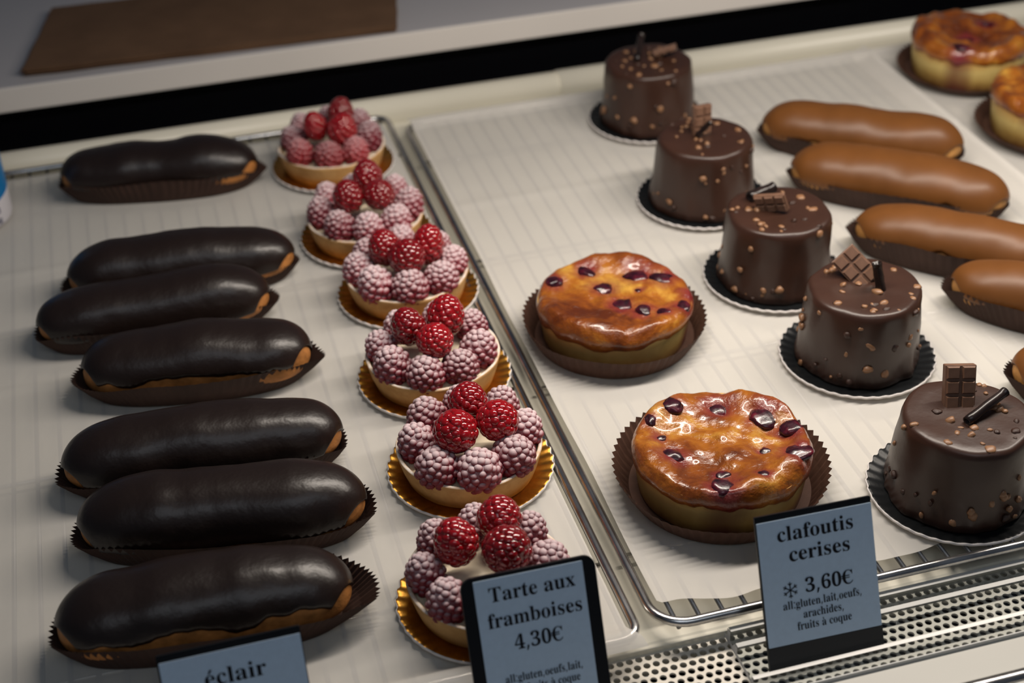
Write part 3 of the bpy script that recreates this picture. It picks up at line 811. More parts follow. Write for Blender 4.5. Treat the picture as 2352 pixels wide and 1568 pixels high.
# ------------------------------------------------------------------ chocolate cakes with chopped nuts
def cake_mesh(seed):
    R, H = 0.0350, 0.0500
    prof = [(R * 1.05, 0.0), (R * 1.07, 0.002), (R * 1.06, 0.006), (R * 1.035, 0.011), (R * 1.02, 0.018), (R * 1.005, 0.026), (R * 0.99, 0.034), (R * 0.972, 0.041), (R * 0.962, 0.0455), (R * 0.945, 0.0482), (R * 0.91, 0.0497), (R * 0.86, 0.0502), (R * 0.7, 0.0500), (R * 0.5, 0.0499), (R * 0.25, 0.0499), (R * 0.05, 0.0499)]
    def d(p, a, k):
        rad = 0.0016 * nz((math.cos(a), math.sin(a), p.z * 14), 1.6, seed) + 0.0008 * nz(p, 90, seed)
        if k <= 3:
            rad += 0.0016 * nz((math.cos(a), math.sin(a), 0), 5, seed)
        s = (1 + rad / max(0.01, math.hypot(p.x, p.y))) if k < 13 else 1
        return Vector((p.x * s, p.y * s, p.z + (0.0007 * nz(p, 60, seed + 3) if k > 8 else 0)))
    v, f = lathe(prof, 96, d)
    return mesh('cake_body', v, f, M['cake_choc'])
nutm = []
for s in range(4):
    bm = bmesh.new(); bmesh.ops.create_icosphere(bm, subdivisions=2, radius=1.0)
    for vv in bm.verts:
        vv.co *= 1 + 0.45 * nz(vv.co, 1.1, s * 9.0 + 2)
    me = bpy.data.meshes.new('nut_piece'); bm.to_mesh(me); bm.free()
    me.polygons.foreach_set('use_smooth', [True] * len(me.polygons)); me.materials.append(M['nut'])
    nutm.append(me)
nutc = []
for me in nutm[:2]:
    m2 = me.copy(); m2.materials.clear(); m2.materials.append(M['cake_choc']); nutc.append(m2)
def tablet(parent, W, Lh, T, cols, rows, loc, rot):
    me = bevel_box('chocolate_tablet', -W / 2, W / 2, -T / 2, T / 2 - 0.0010, 0, Lh, M['tablet'], 0.0005, 2)
    tb = put('chocolate_tablet', me, parent, loc, rot)
    cw, ch = W / cols, Lh / rows
    # raised square with sloping sides, facing -y
    a, b_, hgt = 0.43, 0.34, 0.0014
    v = [(-cw * a, 0, -ch * a), (cw * a, 0, -ch * a), (cw * a, 0, ch * a), (-cw * a, 0, ch * a),
         (-cw * b_, -hgt, -ch * b_), (cw * b_, -hgt, -ch * b_), (cw * b_, -hgt, ch * b_), (-cw * b_, -hgt, ch * b_)]
    f = [(4, 5, 6, 7), (0, 1, 5, 4), (1, 2, 6, 5), (2, 3, 7, 6), (3, 0, 4, 7)]
    sq = mesh('chocolate_square', v, f, M['tablet'], smooth=False)
    for i in range(cols):
        for j in range(rows):
            put('chocolate_square', sq, tb, (-W / 2 + cw * (i + 0.5), -T / 2 + 0.0001, ch * (j + 0.5)))
    return tb
def stick(parent, p0, p1, r):
    p0, p1 = Vector(p0), Vector(p1)
    pts = [p0.lerp(p1, k / 8) for k in range(9)]
    v, f = tube_data(pts, [r * (1 + 0.05 * math.sin(k * 1.7)) for k in range(9)], 14, cap=False)
    # rolled, hollow ends
    n = 14
    for end, idx in ((p0, 0), (p1, 8)):
        b0 = len(v)
        ax = (p1 - p0).normalized() * (0.003 if idx == 0 else -0.003)
        for j in range(n):
            v.append(end + (v[idx * n + j] - end) * 0.62)
        for j in range(n):
            v.append(end + (v[idx * n + j] - end) * 0.60 + ax)
        for j in range(n):
            j2 = (j + 1) % n
            f.append((idx * n + j, idx * n + j2, b0 + j2, b0 + j)); f.append((b0 + j, b0 + j2, b0 + n + j2, b0 + n + j))
        f.append(tuple(range(b0 + n, b0 + 2 * n)))
    put('chocolate_stick', mesh('chocolate_stick', v, f, M['stick']), parent)
KLAB = ['rearmost nutty chocolate cake by the rear rim, its topping standing against the black gap',
        'nutty chocolate cake second from the back, tablet standing upright with a short stick',
        'middle nutty chocolate cake, tablet lying flat over a rolled curl',
        'nutty chocolate cake second from the front, tilted tablet and upright dark stick',
        'front nutty chocolate cake, upright tablet with a long slanting dark stick']
D = math.radians
TOP = 0.0500
KT = [
  dict(tab=(0.0125, 0.018, 0.005, 2, 3, (0.006, 0.006, TOP + 0.0035), (D(70), D(20), D(62))), st=((-0.010, 0.000, TOP + 0.001), (0.001, 0.020, TOP + 0.0135), 0.0026)),
  dict(tab=(0.0145, 0.023, 0.005, 2, 3, (0.000, 0.007, TOP - 0.003), (D(-8), D(4), D(12))), st=((-0.006, 0.000, TOP + 0.0015), (0.002, -0.004, TOP + 0.0125), 0.0020)),
  dict(tab=(0.0130, 0.021, 0.004, 2, 3, (-0.013, 0.008, TOP + 0.0035), (D(40), D(70), D(0))), st=((-0.014, 0.017, TOP + 0.003), (0.006, 0.023, TOP + 0.004), 0.0035)),
  dict(tab=(0.0165, 0.025, 0.005, 2, 3, (0.006, 0.004, TOP - 0.002), (D(-42), D(-38), D(4))), st=((0.0075, -0.007, TOP - 0.002), (0.0045, -0.003, TOP + 0.0165), 0.0030)),
  dict(tab=(0.0165, 0.024, 0.006, 2, 3, (0.0005, 0.010, TOP - 0.003), (D(-24), D(2), D(-14))), st=((-0.0045, -0.007, TOP + 0.002), (0.0235, 0.004, TOP + 0.0070), 0.0026)),
]
for k, ((x, y), lab, tp) in enumerate(zip(CAKES, KLAB, KT)):
    t = thing('chocolate_cake', lab, 'cake', (x, y, ZP + 0.0014), (0, 0, 0), 'nutty chocolate cakes in a column')
    put('cake_body', cake_mesh(k * 5.3 + 1), t)
    rk = random.Random(100 + k)
    for i in range(74):
        sz = rk.uniform(0.0010, 0.0025)
        if i < 26:
            rr = 0.031 * math.sqrt(rk.random()); a = rk.uniform(0, 6.283)
            pos = Vector((rr * math.cos(a), rr * math.sin(a), 0.0500 - sz * 0.1))
            nrm = Vector((0, 0, 1))
        else:
            a = rk.uniform(0, 6.283); zz = rk.choice([rk.uniform(0.002, 0.016), rk.uniform(0.004, 0.047)])
            R_ = 0.0350 * (1.06 - 0.098 * zz / 0.0455)
            pos = Vector(((R_ + sz * 0.1) * math.cos(a), (R_ + sz * 0.1) * math.sin(a), zz))
            nrm = Vector((math.cos(a), math.sin(a), 0.1))
        me = nutm[i % 4] if rk.random() < 0.72 else nutc[i % 2]
        q = nrm.to_track_quat('Z', 'Y') @ Euler((0, 0, rk.uniform(0, 6.28))).to_quaternion()
        put('nut_piece', me, t, pos, q.to_euler(), (sz * rk.uniform(0.8, 1.25), sz * rk.uniform(0.8, 1.4), sz * rk.uniform(0.55, 0.9)))
    tablet(t, *tp['tab'])
    stick(t, *tp['st'])
# ------------------------------------------------------------------ lettering (own outlines, one letter = closed polygons)
GLYPH = {"a":[344,[[255,-10,226,-5,208,10,200,35,168,11,133,-4,95,-9,74,-6,55,0,40,11,29,26,22,43,20,63,25,91,39,115,63,136,98,155,143,173,199,190,199,241,197,258,193,272,187,282,177,290,164,294,148,296,123,293,109,286,104,274,113,257,119,248,122,239,123,231,121,220,117,210,110,202,100,196,90,192,77,191,64,192,54,196,45,203,38,212,34,223,33,236,35,252,40,266,49,278,62,290,77,300,95,308,115,314,137,317,162,318,205,315,239,307,263,292,280,271,290,244,293,210,293,62,295,40,297,37,300,35,304,34,320,42,329,28,306,7,281,-6],[151,34,174,41,183,47,191,54,199,63,199,169,154,151,127,123,118,84,122,56,133,39]]],"c":[293,[[156,-10,131,-8,108,-1,87,11,67,26,51,45,38,68,28,93,21,120,19,150,22,181,29,210,40,237,55,260,74,280,96,297,120,309,146,317,175,319,204,317,230,310,250,298,265,283,274,265,277,245,276,233,272,223,266,215,258,209,248,205,236,204,214,209,201,225,196,251,197,261,197,271,194,286,185,294,169,297,138,285,118,248,112,187,115,142,123,105,137,76,156,55,178,42,204,38,227,42,250,53,271,72,285,60,248,21,205,-2]]],"e":[301,[[154,-10,129,-8,106,-1,85,10,66,26,50,45,37,69,27,95,21,125,19,157,21,187,28,215,38,240,51,263,68,282,87,298,109,309,132,316,157,318,193,314,224,301,249,280,268,251,279,216,283,173,283,166,117,166,127,97,154,56,199,42,225,47,248,62,270,86,285,73,258,36,228,11,193,-5],[116,192,201,192,201,215,201,241,198,261,193,277,186,288,175,295,161,297,136,286,121,255,116,203]]],"f":[214,[[15,0,15,16,40,22,44,25,47,30,50,35,52,73,52,277,16,277,16,310,52,310,52,353,56,386,67,413,85,436,109,452,139,461,174,465,200,463,222,456,240,446,253,432,261,417,263,400,262,386,258,375,252,367,244,360,235,357,224,355,213,356,203,360,195,365,189,372,186,381,185,391,186,400,188,410,193,420,196,426,197,433,196,438,190,442,180,443,168,442,159,437,153,430,150,419,148,406,148,390,148,310,203,310,203,277,148,277,148,65,149,47,152,34,158,26,167,20,181,17,199,16,199,0]]],"i":[198,[[101,362,87,364,75,368,65,376,57,387,52,399,50,412,52,426,57,438,65,449,75,457,87,462,101,463,114,462,126,457,137,449,145,438,150,426,151,412,149,399,145,387,136,376,126,368,114,364],[18,0,18,16,30,18,39,21,45,26,49,32,52,43,52,56,52,252,52,267,50,278,47,285,41,289,32,292,20,293,21,310,148,310,148,56,149,43,151,33,154,26,160,21,168,18,180,16,180,0]]],"l":[199,[[18,0,18,16,30,18,39,21,45,26,49,32,52,43,52,56,52,398,52,411,50,421,47,429,42,434,33,438,20,439,20,455,148,455,148,56,149,43,151,33,154,26,160,21,168,18,180,16,180,0]]],"r":[287,[[18,0,18,16,30,18,39,21,45,26,49,32,52,43,52,56,52,252,52,267,50,278,46,285,41,289,32,292,20,293,21,310,146,310,146,252,158,272,172,288,187,301,203,311,218,316,233,318,250,317,264,312,275,304,283,293,288,281,289,266,288,254,284,243,278,234,270,228,260,224,248,222,237,223,229,226,222,231,207,250,202,255,196,259,189,260,179,258,171,252,162,241,155,228,151,211,149,192,149,56,150,42,153,32,159,25,167,21,180,18,197,16,197,0]]],"t":[228,[[124,-9,99,-7,80,-1,66,10,56,26,50,46,48,71,48,279,20,279,20,300,88,369,105,389,118,407,129,424,144,424,144,310,208,310,208,279,144,279,144,82,145,69,147,59,149,51,154,45,160,41,168,40,183,44,195,56,206,75,222,66,198,24,165,-1]]],"T":[423,[[92,0,92,17,114,19,130,23,142,31,150,42,154,59,156,81,156,433,149,433,116,430,88,420,65,403,47,380,35,352,29,318,11,318,11,455,410,455,410,317,394,317,381,368,357,404,319,426,269,433,263,433,263,81,265,58,269,41,276,30,288,23,305,19,328,17,328,0]]],"u":[375,[[131,-10,103,-7,81,2,65,17,54,38,48,65,46,97,46,248,45,262,43,274,39,282,33,289,24,293,11,294,11,310,142,310,142,74,143,63,146,54,151,46,158,40,166,37,177,36,196,39,213,49,228,66,228,248,228,263,225,275,221,283,214,289,204,293,189,294,189,310,324,310,324,70,325,56,327,46,331,39,338,34,347,31,360,30,360,13,321,10,277,3,228,-10,228,40,216,26,202,13,186,3,169,-4,150,-9]]],"x":[319,[[5,0,5,15,24,23,44,37,62,56,123,136,43,263,31,279,18,289,4,293,4,310,169,310,169,294,153,293,143,288,140,280,149,260,183,206,224,257,230,265,233,272,234,279,234,284,231,287,227,290,201,294,201,310,311,310,311,296,292,289,273,275,254,254,198,184,291,36,303,21,307,18,312,16,319,15,319,0,155,0,155,16,178,19,182,22,185,26,185,30,184,38,180,48,173,59,138,114,97,61,90,51,86,42,85,34,88,23,98,17,114,15,118,15,118,0]]],"o":[336,[[169,-10,140,-8,114,-1,90,11,69,27,52,47,38,70,27,96,21,124,19,154,21,184,27,213,38,239,52,262,69,281,90,297,114,309,140,316,168,318,196,316,222,309,245,298,266,282,283,263,298,240,308,214,315,185,317,154,315,123,308,94,298,69,284,46,266,26,245,11,222,-1,197,-8],[169,11,186,14,199,24,209,39,212,50,215,64,217,81,220,154,218,206,214,245,208,271,198,286,185,296,169,299,151,296,138,286,128,271,122,245,118,206,117,154,120,82,122,64,125,50,128,39,138,24,152,14]]],"m":[554,[[18,0,18,16,30,17,39,21,45,26,49,33,52,43,52,56,52,253,52,266,49,276,46,284,40,289,31,293,19,294,19,310,146,310,146,265,173,294,204,312,237,318,277,312,305,293,320,261,348,293,381,312,418,318,465,306,494,271,504,212,504,56,504,43,507,33,510,26,516,21,524,17,536,16,536,0,377,0,377,16,389,18,397,21,403,26,407,34,409,44,410,56,410,217,409,234,407,247,404,258,398,265,389,270,377,271,358,268,341,256,324,237,324,56,325,44,327,34,331,26,336,21,345,18,356,16,356,0,199,0,199,16,211,18,219,21,225,26,229,34,231,44,232,56,232,217,231,233,229,247,226,258,220,265,211,270,199,271,180,267,162,255,146,235,146,56,147,44,149,34,152,27,158,21,166,18,177,16,177,0]]],"b":[361,[[43,-11,43,388,42,407,40,420,37,428,31,434,21,437,8,439,8,455,138,455,138,279,162,301,190,314,221,318,244,316,265,310,284,299,301,284,315,266,326,245,335,221,340,195,342,166,340,133,333,103,323,75,308,51,291,30,270,13,246,0,220,-8,192,-10,162,-6,133,7,105,28,53,-11],[183,14,204,18,220,30,232,49,239,77,244,114,245,160,244,197,239,228,231,251,220,267,204,277,184,280,174,279,164,275,155,270,147,262,142,253,138,242,138,69,143,38,158,20]]],"s":[288,[[151,-10,132,-8,110,-3,87,6,73,9,64,7,56,1,51,-9,36,-9,36,105,53,105,61,79,72,57,87,39,103,26,121,17,140,15,156,16,168,20,179,27,186,35,191,46,192,58,188,76,176,92,156,105,107,130,85,142,68,155,54,169,45,185,39,202,37,220,40,247,49,270,65,291,86,306,111,316,141,319,166,316,199,308,206,306,213,305,220,306,226,311,230,319,244,319,244,222,228,222,220,244,209,262,196,277,182,288,166,294,149,296,136,295,125,292,116,286,110,278,106,269,105,259,106,249,109,240,115,232,123,225,134,218,146,212,191,189,212,178,229,165,241,151,250,136,255,117,257,95,254,65,244,39,228,18,206,2,181,-7]]],"4":[375,[[121,0,121,36,140,36,154,37,167,39,179,44,188,52,193,65,195,84,195,125,9,125,9,166,199,480,293,480,293,169,363,169,363,125,293,125,293,84,295,65,300,52,309,44,320,39,333,37,348,36,357,36,357,0],[56,169,195,169,195,287,196,351,199,416,189,394,174,366,158,338,146,319]]],",":[180,[[28,-87,47,-3,61,78,124,78,129,71,104,-8,71,-87]]],"3":[375,[[163,-7,132,-5,104,-2,81,5,62,13,46,23,34,35,26,47,20,60,19,74,21,90,26,103,36,113,48,120,61,125,76,126,78,100,86,79,99,62,116,50,135,43,158,40,173,41,187,44,199,49,211,56,221,66,230,79,236,95,240,115,241,139,238,163,229,184,214,202,194,216,168,224,137,227,95,227,95,269,140,269,166,272,188,281,204,296,216,316,223,340,225,367,223,390,219,409,211,424,200,436,186,443,169,445,154,444,142,439,133,430,125,419,120,406,116,391,111,341,86,343,64,348,47,356,34,367,27,382,24,401,28,423,41,444,62,461,91,475,128,483,173,486,217,483,255,474,286,458,309,436,323,409,328,377,324,348,315,323,298,301,277,283,253,267,225,256,243,252,261,246,279,238,297,228,312,216,326,201,336,184,342,163,345,138,343,112,338,90,329,70,318,52,304,37,288,25,271,15,251,7,230,1,209,-3,186,-6]]],"0":[375,[[188,-7,150,-3,118,7,91,24,69,48,51,76,39,111,30,150,25,193,23,241,25,289,30,332,39,371,51,405,69,433,91,456,118,473,150,483,189,486,225,483,257,473,283,456,305,433,322,405,336,370,345,331,351,288,353,240,351,193,345,150,336,110,322,76,305,47,283,24,256,7,225,-3],[188,37,210,43,227,61,237,91,242,120,246,155,248,195,248,240,247,300,243,349,237,390,227,419,211,437,189,443,166,437,150,419,139,390,132,349,128,300,127,240,128,195,130,155,134,120,139,91,150,61,166,43]]],"C":[468,[[257,-11,213,-7,174,3,137,20,105,43,78,71,56,104,39,142,29,184,26,228,30,273,39,314,56,351,79,384,106,412,139,435,176,452,216,462,259,465,292,463,328,454,367,440,388,435,402,439,413,449,419,465,437,465,437,308,420,308,403,347,381,380,356,407,328,427,298,439,265,443,212,430,174,389,151,321,144,226,152,138,177,74,219,36,278,24,305,26,331,33,358,45,383,61,407,81,428,106,447,89,409,45,365,14,314,-5]]],"6":[375,[[197,-7,165,-4,136,4,109,18,86,37,67,62,51,93,39,130,33,173,30,222,32,258,35,293,42,325,51,356,63,384,77,409,94,432,114,450,137,466,163,477,191,484,222,486,249,485,272,482,291,476,307,468,319,459,329,449,335,437,339,425,340,412,338,399,332,387,322,376,307,367,287,362,260,360,256,400,253,413,249,424,243,434,236,441,227,445,216,447,191,441,170,426,152,401,139,366,130,322,125,269,161,286,177,291,196,293,218,294,256,290,288,278,315,258,336,230,348,196,352,155,348,110,334,71,313,38,282,13,244,-2],[199,38,215,41,228,49,239,64,248,85,253,113,255,148,253,181,247,208,238,228,226,242,211,250,193,253,180,252,168,249,154,243,142,236,132,228,125,221,128,162,135,116,147,81,162,57,179,42]]],"g":[327,[[146,-140,106,-138,73,-132,48,-122,29,-108,18,-92,14,-75,20,-54,38,-38,69,-26,44,-10,29,9,24,30,26,46,32,61,42,74,57,86,77,98,102,110,58,135,31,169,22,212,24,232,30,251,40,268,53,282,69,295,88,305,109,312,132,317,157,318,183,317,208,312,233,304,317,304,317,268,268,268,281,248,289,226,291,203,290,185,285,167,276,151,264,137,250,125,234,116,215,108,194,104,172,103,157,103,142,104,131,103,121,100,112,94,106,87,102,80,101,71,105,59,119,51,141,49,175,49,208,48,236,45,259,40,277,33,292,24,303,13,310,-1,314,-18,316,-37,311,-67,296,-92,272,-113,239,-128,197,-137],[157,124,172,127,183,134,190,146,195,163,198,184,199,211,198,238,195,260,190,276,183,288,172,295,157,297,143,295,132,288,124,276,118,260,115,238,114,211,115,184,118,163,124,146,132,134,143,127],[161,-116,218,-111,252,-94,263,-66,262,-55,257,-47,249,-41,238,-37,223,-35,205,-34,97,-34,84,-45,76,-58,73,-73,76,-84,83,-94,95,-103,111,-111,133,-115]]],"n":[381,[[18,0,18,16,30,17,39,21,45,26,49,33,52,43,52,56,52,253,52,266,49,276,46,284,40,289,31,293,19,294,19,310,148,310,148,267,175,296,207,313,243,318,292,306,321,271,330,212,330,56,331,43,333,33,337,26,343,21,352,17,363,16,363,0,202,0,202,16,207,16,223,21,232,34,235,56,235,217,234,234,232,247,229,258,223,265,215,270,203,271,183,267,164,255,148,235,148,56,148,43,151,33,154,26,160,21,168,17,180,16,180,0]]],"q":[364,[[175,-139,175,-123,192,-121,205,-118,214,-114,219,-107,223,-97,224,-83,224,29,200,8,173,-5,142,-9,119,-7,98,-1,79,10,62,25,47,43,36,64,27,88,22,115,20,144,22,176,29,207,40,234,54,259,72,280,93,297,117,309,142,317,170,319,200,315,229,302,257,281,309,320,320,320,320,-83,320,-96,323,-106,326,-113,332,-118,342,-122,354,-123,354,-139],[179,30,189,31,198,34,208,40,215,47,221,56,224,67,224,241,219,271,204,289,179,295,159,291,143,280,131,261,123,234,118,199,117,156,118,117,123,85,131,60,142,43,158,33]]],"h":[381,[[18,0,18,16,30,17,39,21,45,26,49,33,52,43,52,56,52,399,52,412,49,422,46,429,40,435,31,438,19,440,19,455,148,455,148,267,175,295,207,313,243,318,292,306,321,271,330,212,330,56,331,43,333,33,337,26,343,21,352,17,363,16,363,0,202,0,202,16,207,16,223,21,232,34,235,56,235,217,234,234,232,247,229,258,223,265,215,270,203,271,183,267,164,255,148,235,148,56,148,43,151,33,154,26,160,21,168,17,180,16,180,0]]],"d":[370,[[140,-10,117,-8,97,-1,78,10,61,26,47,44,35,66,26,91,21,118,19,147,21,180,27,210,36,237,48,261,63,281,81,297,101,309,123,316,146,318,175,314,201,301,223,280,223,401,222,413,218,423,212,430,203,435,191,438,176,439,176,455,319,455,319,75,320,60,322,49,325,41,330,35,340,30,353,28,353,11,315,8,271,1,223,-10,223,39,201,12,173,-5],[171,28,182,30,192,34,202,41,211,51,218,62,223,76,223,242,220,252,214,262,206,270,196,276,186,279,174,281,155,277,141,267,130,250,123,225,119,193,118,153,119,115,123,83,130,58,140,42,153,32]]],":":[180,[[89,278,79,279,69,283,60,289,54,297,50,309,48,324,50,339,54,351,60,359,69,365,79,368,89,369,100,368,110,365,119,359,126,351,130,339,132,324,130,309,126,297,119,289,110,283,100,279],[89,-9,79,-8,69,-5,60,1,54,10,50,22,48,36,50,51,54,63,60,71,69,77,79,80,89,81,100,80,110,77,119,71,126,63,130,51,132,36,130,22,126,10,119,1,110,-5,100,-8]]],"2":[375,[[24,0,24,69,123,171,148,198,170,223,187,245,200,266,210,287,218,307,222,327,225,349,226,371,225,395,220,413,212,427,202,437,189,443,174,445,153,442,137,432,126,416,118,393,114,364,112,329,88,331,68,336,50,344,37,357,29,374,26,396,28,411,34,426,43,441,55,454,72,465,92,474,116,481,143,485,174,486,220,483,258,473,288,456,310,434,323,407,328,375,327,359,324,344,319,329,313,314,303,298,291,281,238,220,154,138,87,74,244,74,257,75,269,79,279,86,288,95,295,107,300,120,305,141,345,141,341,0]]],"5":[375,[[165,-7,133,-5,106,-1,84,5,66,14,51,24,40,35,33,48,28,61,27,75,29,89,33,101,42,109,53,116,66,120,81,121,81,108,84,96,88,83,93,71,101,61,111,52,123,46,137,42,154,40,169,41,183,45,195,50,207,58,217,69,226,83,232,101,236,122,237,148,234,178,226,203,213,223,195,236,173,244,146,247,103,243,71,235,40,247,62,480,316,480,319,357,281,357,275,380,267,399,261,403,254,405,244,406,105,406,94,281,126,288,168,291,216,287,258,276,293,256,319,228,335,192,340,148,338,120,333,96,324,75,312,56,299,40,282,27,265,16,246,8,226,1,205,-3,185,-6]]]}

def star_flake(cx, cy, s):
    polys = []
    def seg(x0, y0, x1, y1, w):
        dx, dy = x1 - x0, y1 - y0
        l = math.hypot(dx, dy); nx_, ny_ = -dy / l * w / 2, dx / l * w / 2
        polys.append(((x0 + nx_, y0 + ny_), (x1 + nx_, y1 + ny_), (x1 - nx_, y1 - ny_), (x0 - nx_, y0 - ny_)))
    for k in range(6):
        a = math.radians(90 + 60 * k)
        c, si = math.cos(a), math.sin(a)
        seg(cx, cy, cx + s * c, cy + s * si, s * 0.13)
        for d in (0.62,):
            for sg in (-1, 1):
                b_ = a + sg * math.radians(48)
                seg(cx + s * d * c, cy + s * d * si, cx + s * (d * c + 0.34 * math.cos(b_)), cy + s * (d * si + 0.34 * math.sin(b_)), s * 0.11)
    return polys
def poly_mesh(name, polys, mat, offset=0.0, extrude=0.0):
    quads = [p for p in polys if isinstance(p, tuple)]
    polys = [p for p in polys if not isinstance(p, tuple)]
    cu = bpy.data.curves.new(name, 'CURVE')
    cu.dimensions = '2D'; cu.fill_mode = 'BOTH'; cu.offset = offset; cu.extrude = extrude
    for p in polys:
        s = cu.splines.new('POLY')
        s.points.add(len(p) - 1)
        for q, (x, y) in zip(s.points, p):
            q.co = (x, y, 0, 1)
        s.use_cyclic_u = True
    o = bpy.data.objects.new(name, cu)
    COL.objects.link(o)
    bpy.context.view_layer.update()
    me = bpy.data.meshes.new_from_object(o.evaluated_get(bpy.context.evaluated_depsgraph_get()))
    bpy.data.objects.remove(o); bpy.data.curves.remove(cu)
    me.name = name
    if quads:
        bm = bmesh.new(); bm.from_mesh(me)
        for q in quads:
            vs = [bm.verts.new((x, y, 0.00003)) for x, y in q]
            fc = bm.faces.new(vs)
            if fc.normal.z < 0: fc.normal_flip()
        bm.to_mesh(me); bm.free()
    me.materials.clear(); me.materials.append(mat)
    return me
def text_polys(txt, size, cx, y, squeeze=1.0):
    """centred line of text; returns polygons in metres"""
    polys = []; x = 0
    for ch in txt:
        if ch == ' ':
            x += 190; continue
        key = {'\u00e9': 'e', '\u00e0': 'a', '\u20ac': 'C'}.get(ch, ch)
        adv, ps = GLYPH[key]
        k = 0.86 if ch == '\u20ac' else 1.0
        for p in ps:
            polys.append([(x + p[i] * k, p[i + 1]) for i in range(0, len(p), 2)])
        ym = max(p[i + 1] for p in ps for i in range(0, len(p), 2))
        if ch == '\u00e9':
            polys.append([(x + 120, 345), (x + 165, 345), (x + 245, 455), (x + 175, 475)])
        if ch == '\u00e0':
            polys.append([(x + 190, 345), (x + 145, 345), (x + 75, 455), (x + 145, 475)])
        if ch == '\u20ac':
            for yy in (195, 265):
                polys.append(((x - 20, yy), (x + 270, yy), (x + 280, yy + 30), (x - 10, yy + 30)))
            adv = 400
        x += adv
    s = size / 1000.0
    return [type(p)((cx + (px_ - x / 2) * s * squeeze, y + py_ * s) for px_, py_ in p) for p in polys]
def rounded_rect(w0, w1, h0, h1, r, n=8, corners=(1, 1, 1, 1)):
    p = []
    for (cx, cy, a0), on in zip(((w1 - r, h1 - r, 0), (w0 + r, h1 - r, 90), (w0 + r, h0 + r, 180), (w1 - r, h0 + r, 270)), corners):
        if on:
            p += [(cx + r * math.cos(math.radians(a0 + 90 * k / n)), cy + r * math.sin(math.radians(a0 + 90 * k / n))) for k in range(n + 1)]
        else:
            p.append((w1 if a0 in (0, 270) else w0, h1 if a0 in (0, 90) else h0))
    return p
# signs: local x to the right, local y up the sign, local z out of its face
SIGN_Y, SIGN_Z, TILT = 0.4570, -0.0125, 26.0
def sign(label, xc, yaw=0.0, zoff=0.0):
    t = thing('price_sign', label, 'price sign', (xc, SIGN_Y, SIGN_Z + zoff), (Matrix.Rotation(D(90 - TILT), 3, 'X') @ Matrix.Rotation(D(yaw), 3, 'Z')).to_euler(), 'price signs at the front')
    return t
def slab(name, poly, z0, z1, mat, parent):
    n = len(poly)
    v = [(x, y, z0) for x, y in poly] + [(x, y, z1) for x, y in poly]
    f = [tuple(range(n, 2 * n)), tuple(reversed(range(n)))] + [(i, (i + 1) % n, n + (i + 1) % n, n + i) for i in range(n)]
    return put(name, mesh(name, v, f, mat, smooth=False), parent)
def lettering(parent, polys, off=0.0):
    o = put('lettering', poly_mesh('lettering', polys, M['ink'], off), parent, (0, 0, 0.00055))
    return o
# clafoutis sign
HS = 0.0780
t = sign('blue-white price sign reading clafoutis cerises 3,60 euro, in the acrylic rail', 0.2705, -1.4)
W = 0.0302
slab('holder', rounded_rect(-W, W, 0.0, HS, 0.0006, 2), -0.0016, -0.0001, M['sign_black'], t)
slab('card', rounded_rect(-W + 0.0006, W - 0.0002, 0.0125, HS - 0.0032, 0.0003, 2), -0.0001, 0.0003, M['card'], t)
slab('foot_strip', rounded_rect(-W, W, 0.0, 0.0122, 0.0003, 2), -0.0001, 0.0004, M['sign_foot'], t)
pl = text_polys('clafoutis', 0.0156, 0.0, 0.0640, 1.04) + text_polys('cerises', 0.0156, 0.0012, 0.0534, 1.06) + text_polys('3,60\u20ac', 0.0152, 0.0045, 0.0368, 0.98)
lettering(t, pl)
lettering(t, star_flake(-0.0158, 0.0394, 0.0040))
pl = text_polys('all:gluten,lait,oeufs,', 0.0088, 0.0003, 0.0300, 0.82) + text_polys('arachides,', 0.0088, 0.0003, 0.0243, 0.82) + text_polys('fruits \u00e0 coque', 0.0088, 0.0003, 0.0187, 0.82)
lettering(t, pl, -0.000012)
# raspberry tart sign, round-cornered black frame
t = sign('black framed price sign reading Tarte aux framboises 4,30 euro', 0.1285, -0.8, 0.0018)
W = 0.0322
slab('holder', rounded_rect(-W, W, 0.0, HS - 0.0006, 0.0055, 8), -0.0022, -0.0001, M['sign_black'], t)
slab('stand_foot', rounded_rect(-W * 0.6, W * 0.6, 0.0045, 0.014, 0.001, 3), -0.0085, -0.0021, M['sign_foot'], t)
slab('card', rounded_rect(-W + 0.0060, W - 0.0062, 0.004, HS - 0.0025, 0.0003, 2), -0.0001, 0.0003, M['card'], t)
pl = text_polys('Tarte aux', 0.0150, 0.0008, 0.0645, 0.98) + text_polys('framboises', 0.0150, 0.0008, 0.0522, 0.96) + text_polys('4,30\u20ac', 0.0150, 0.0008, 0.0400, 0.92)
lettering(t, pl)
pl = text_polys('all:gluten,oeufs,lait,', 0.0086, 0.0012, 0.0248, 0.76) + text_polys('fruits \u00e0 coque', 0.0086, 0.0050, 0.0192, 0.76)
lettering(t, pl, -0.000012)
# eclair sign
t = sign('blue-white price sign reading eclair, at the bottom edge', -0.0085)
W = 0.0318
slab('holder', rounded_rect(-W, W, 0.0, HS - 0.0030, 0.0006, 2), -0.0016, -0.0001, M['sign_black'], t)
slab('stand_foot', rounded_rect(-W * 0.6, W * 0.6, 0.0045, 0.014, 0.001, 3), -0.0085, -0.0015, M['sign_foot'], t)
slab('card', rounded_rect(-W + 0.0008, W - 0.0004, 0.010, HS - 0.0064, 0.0003, 2), -0.0001, 0.0003, M['card'], t)
lettering(t, text_polys('\u00e9clair', 0.0160, 0.0005, 0.0565, 1.06))

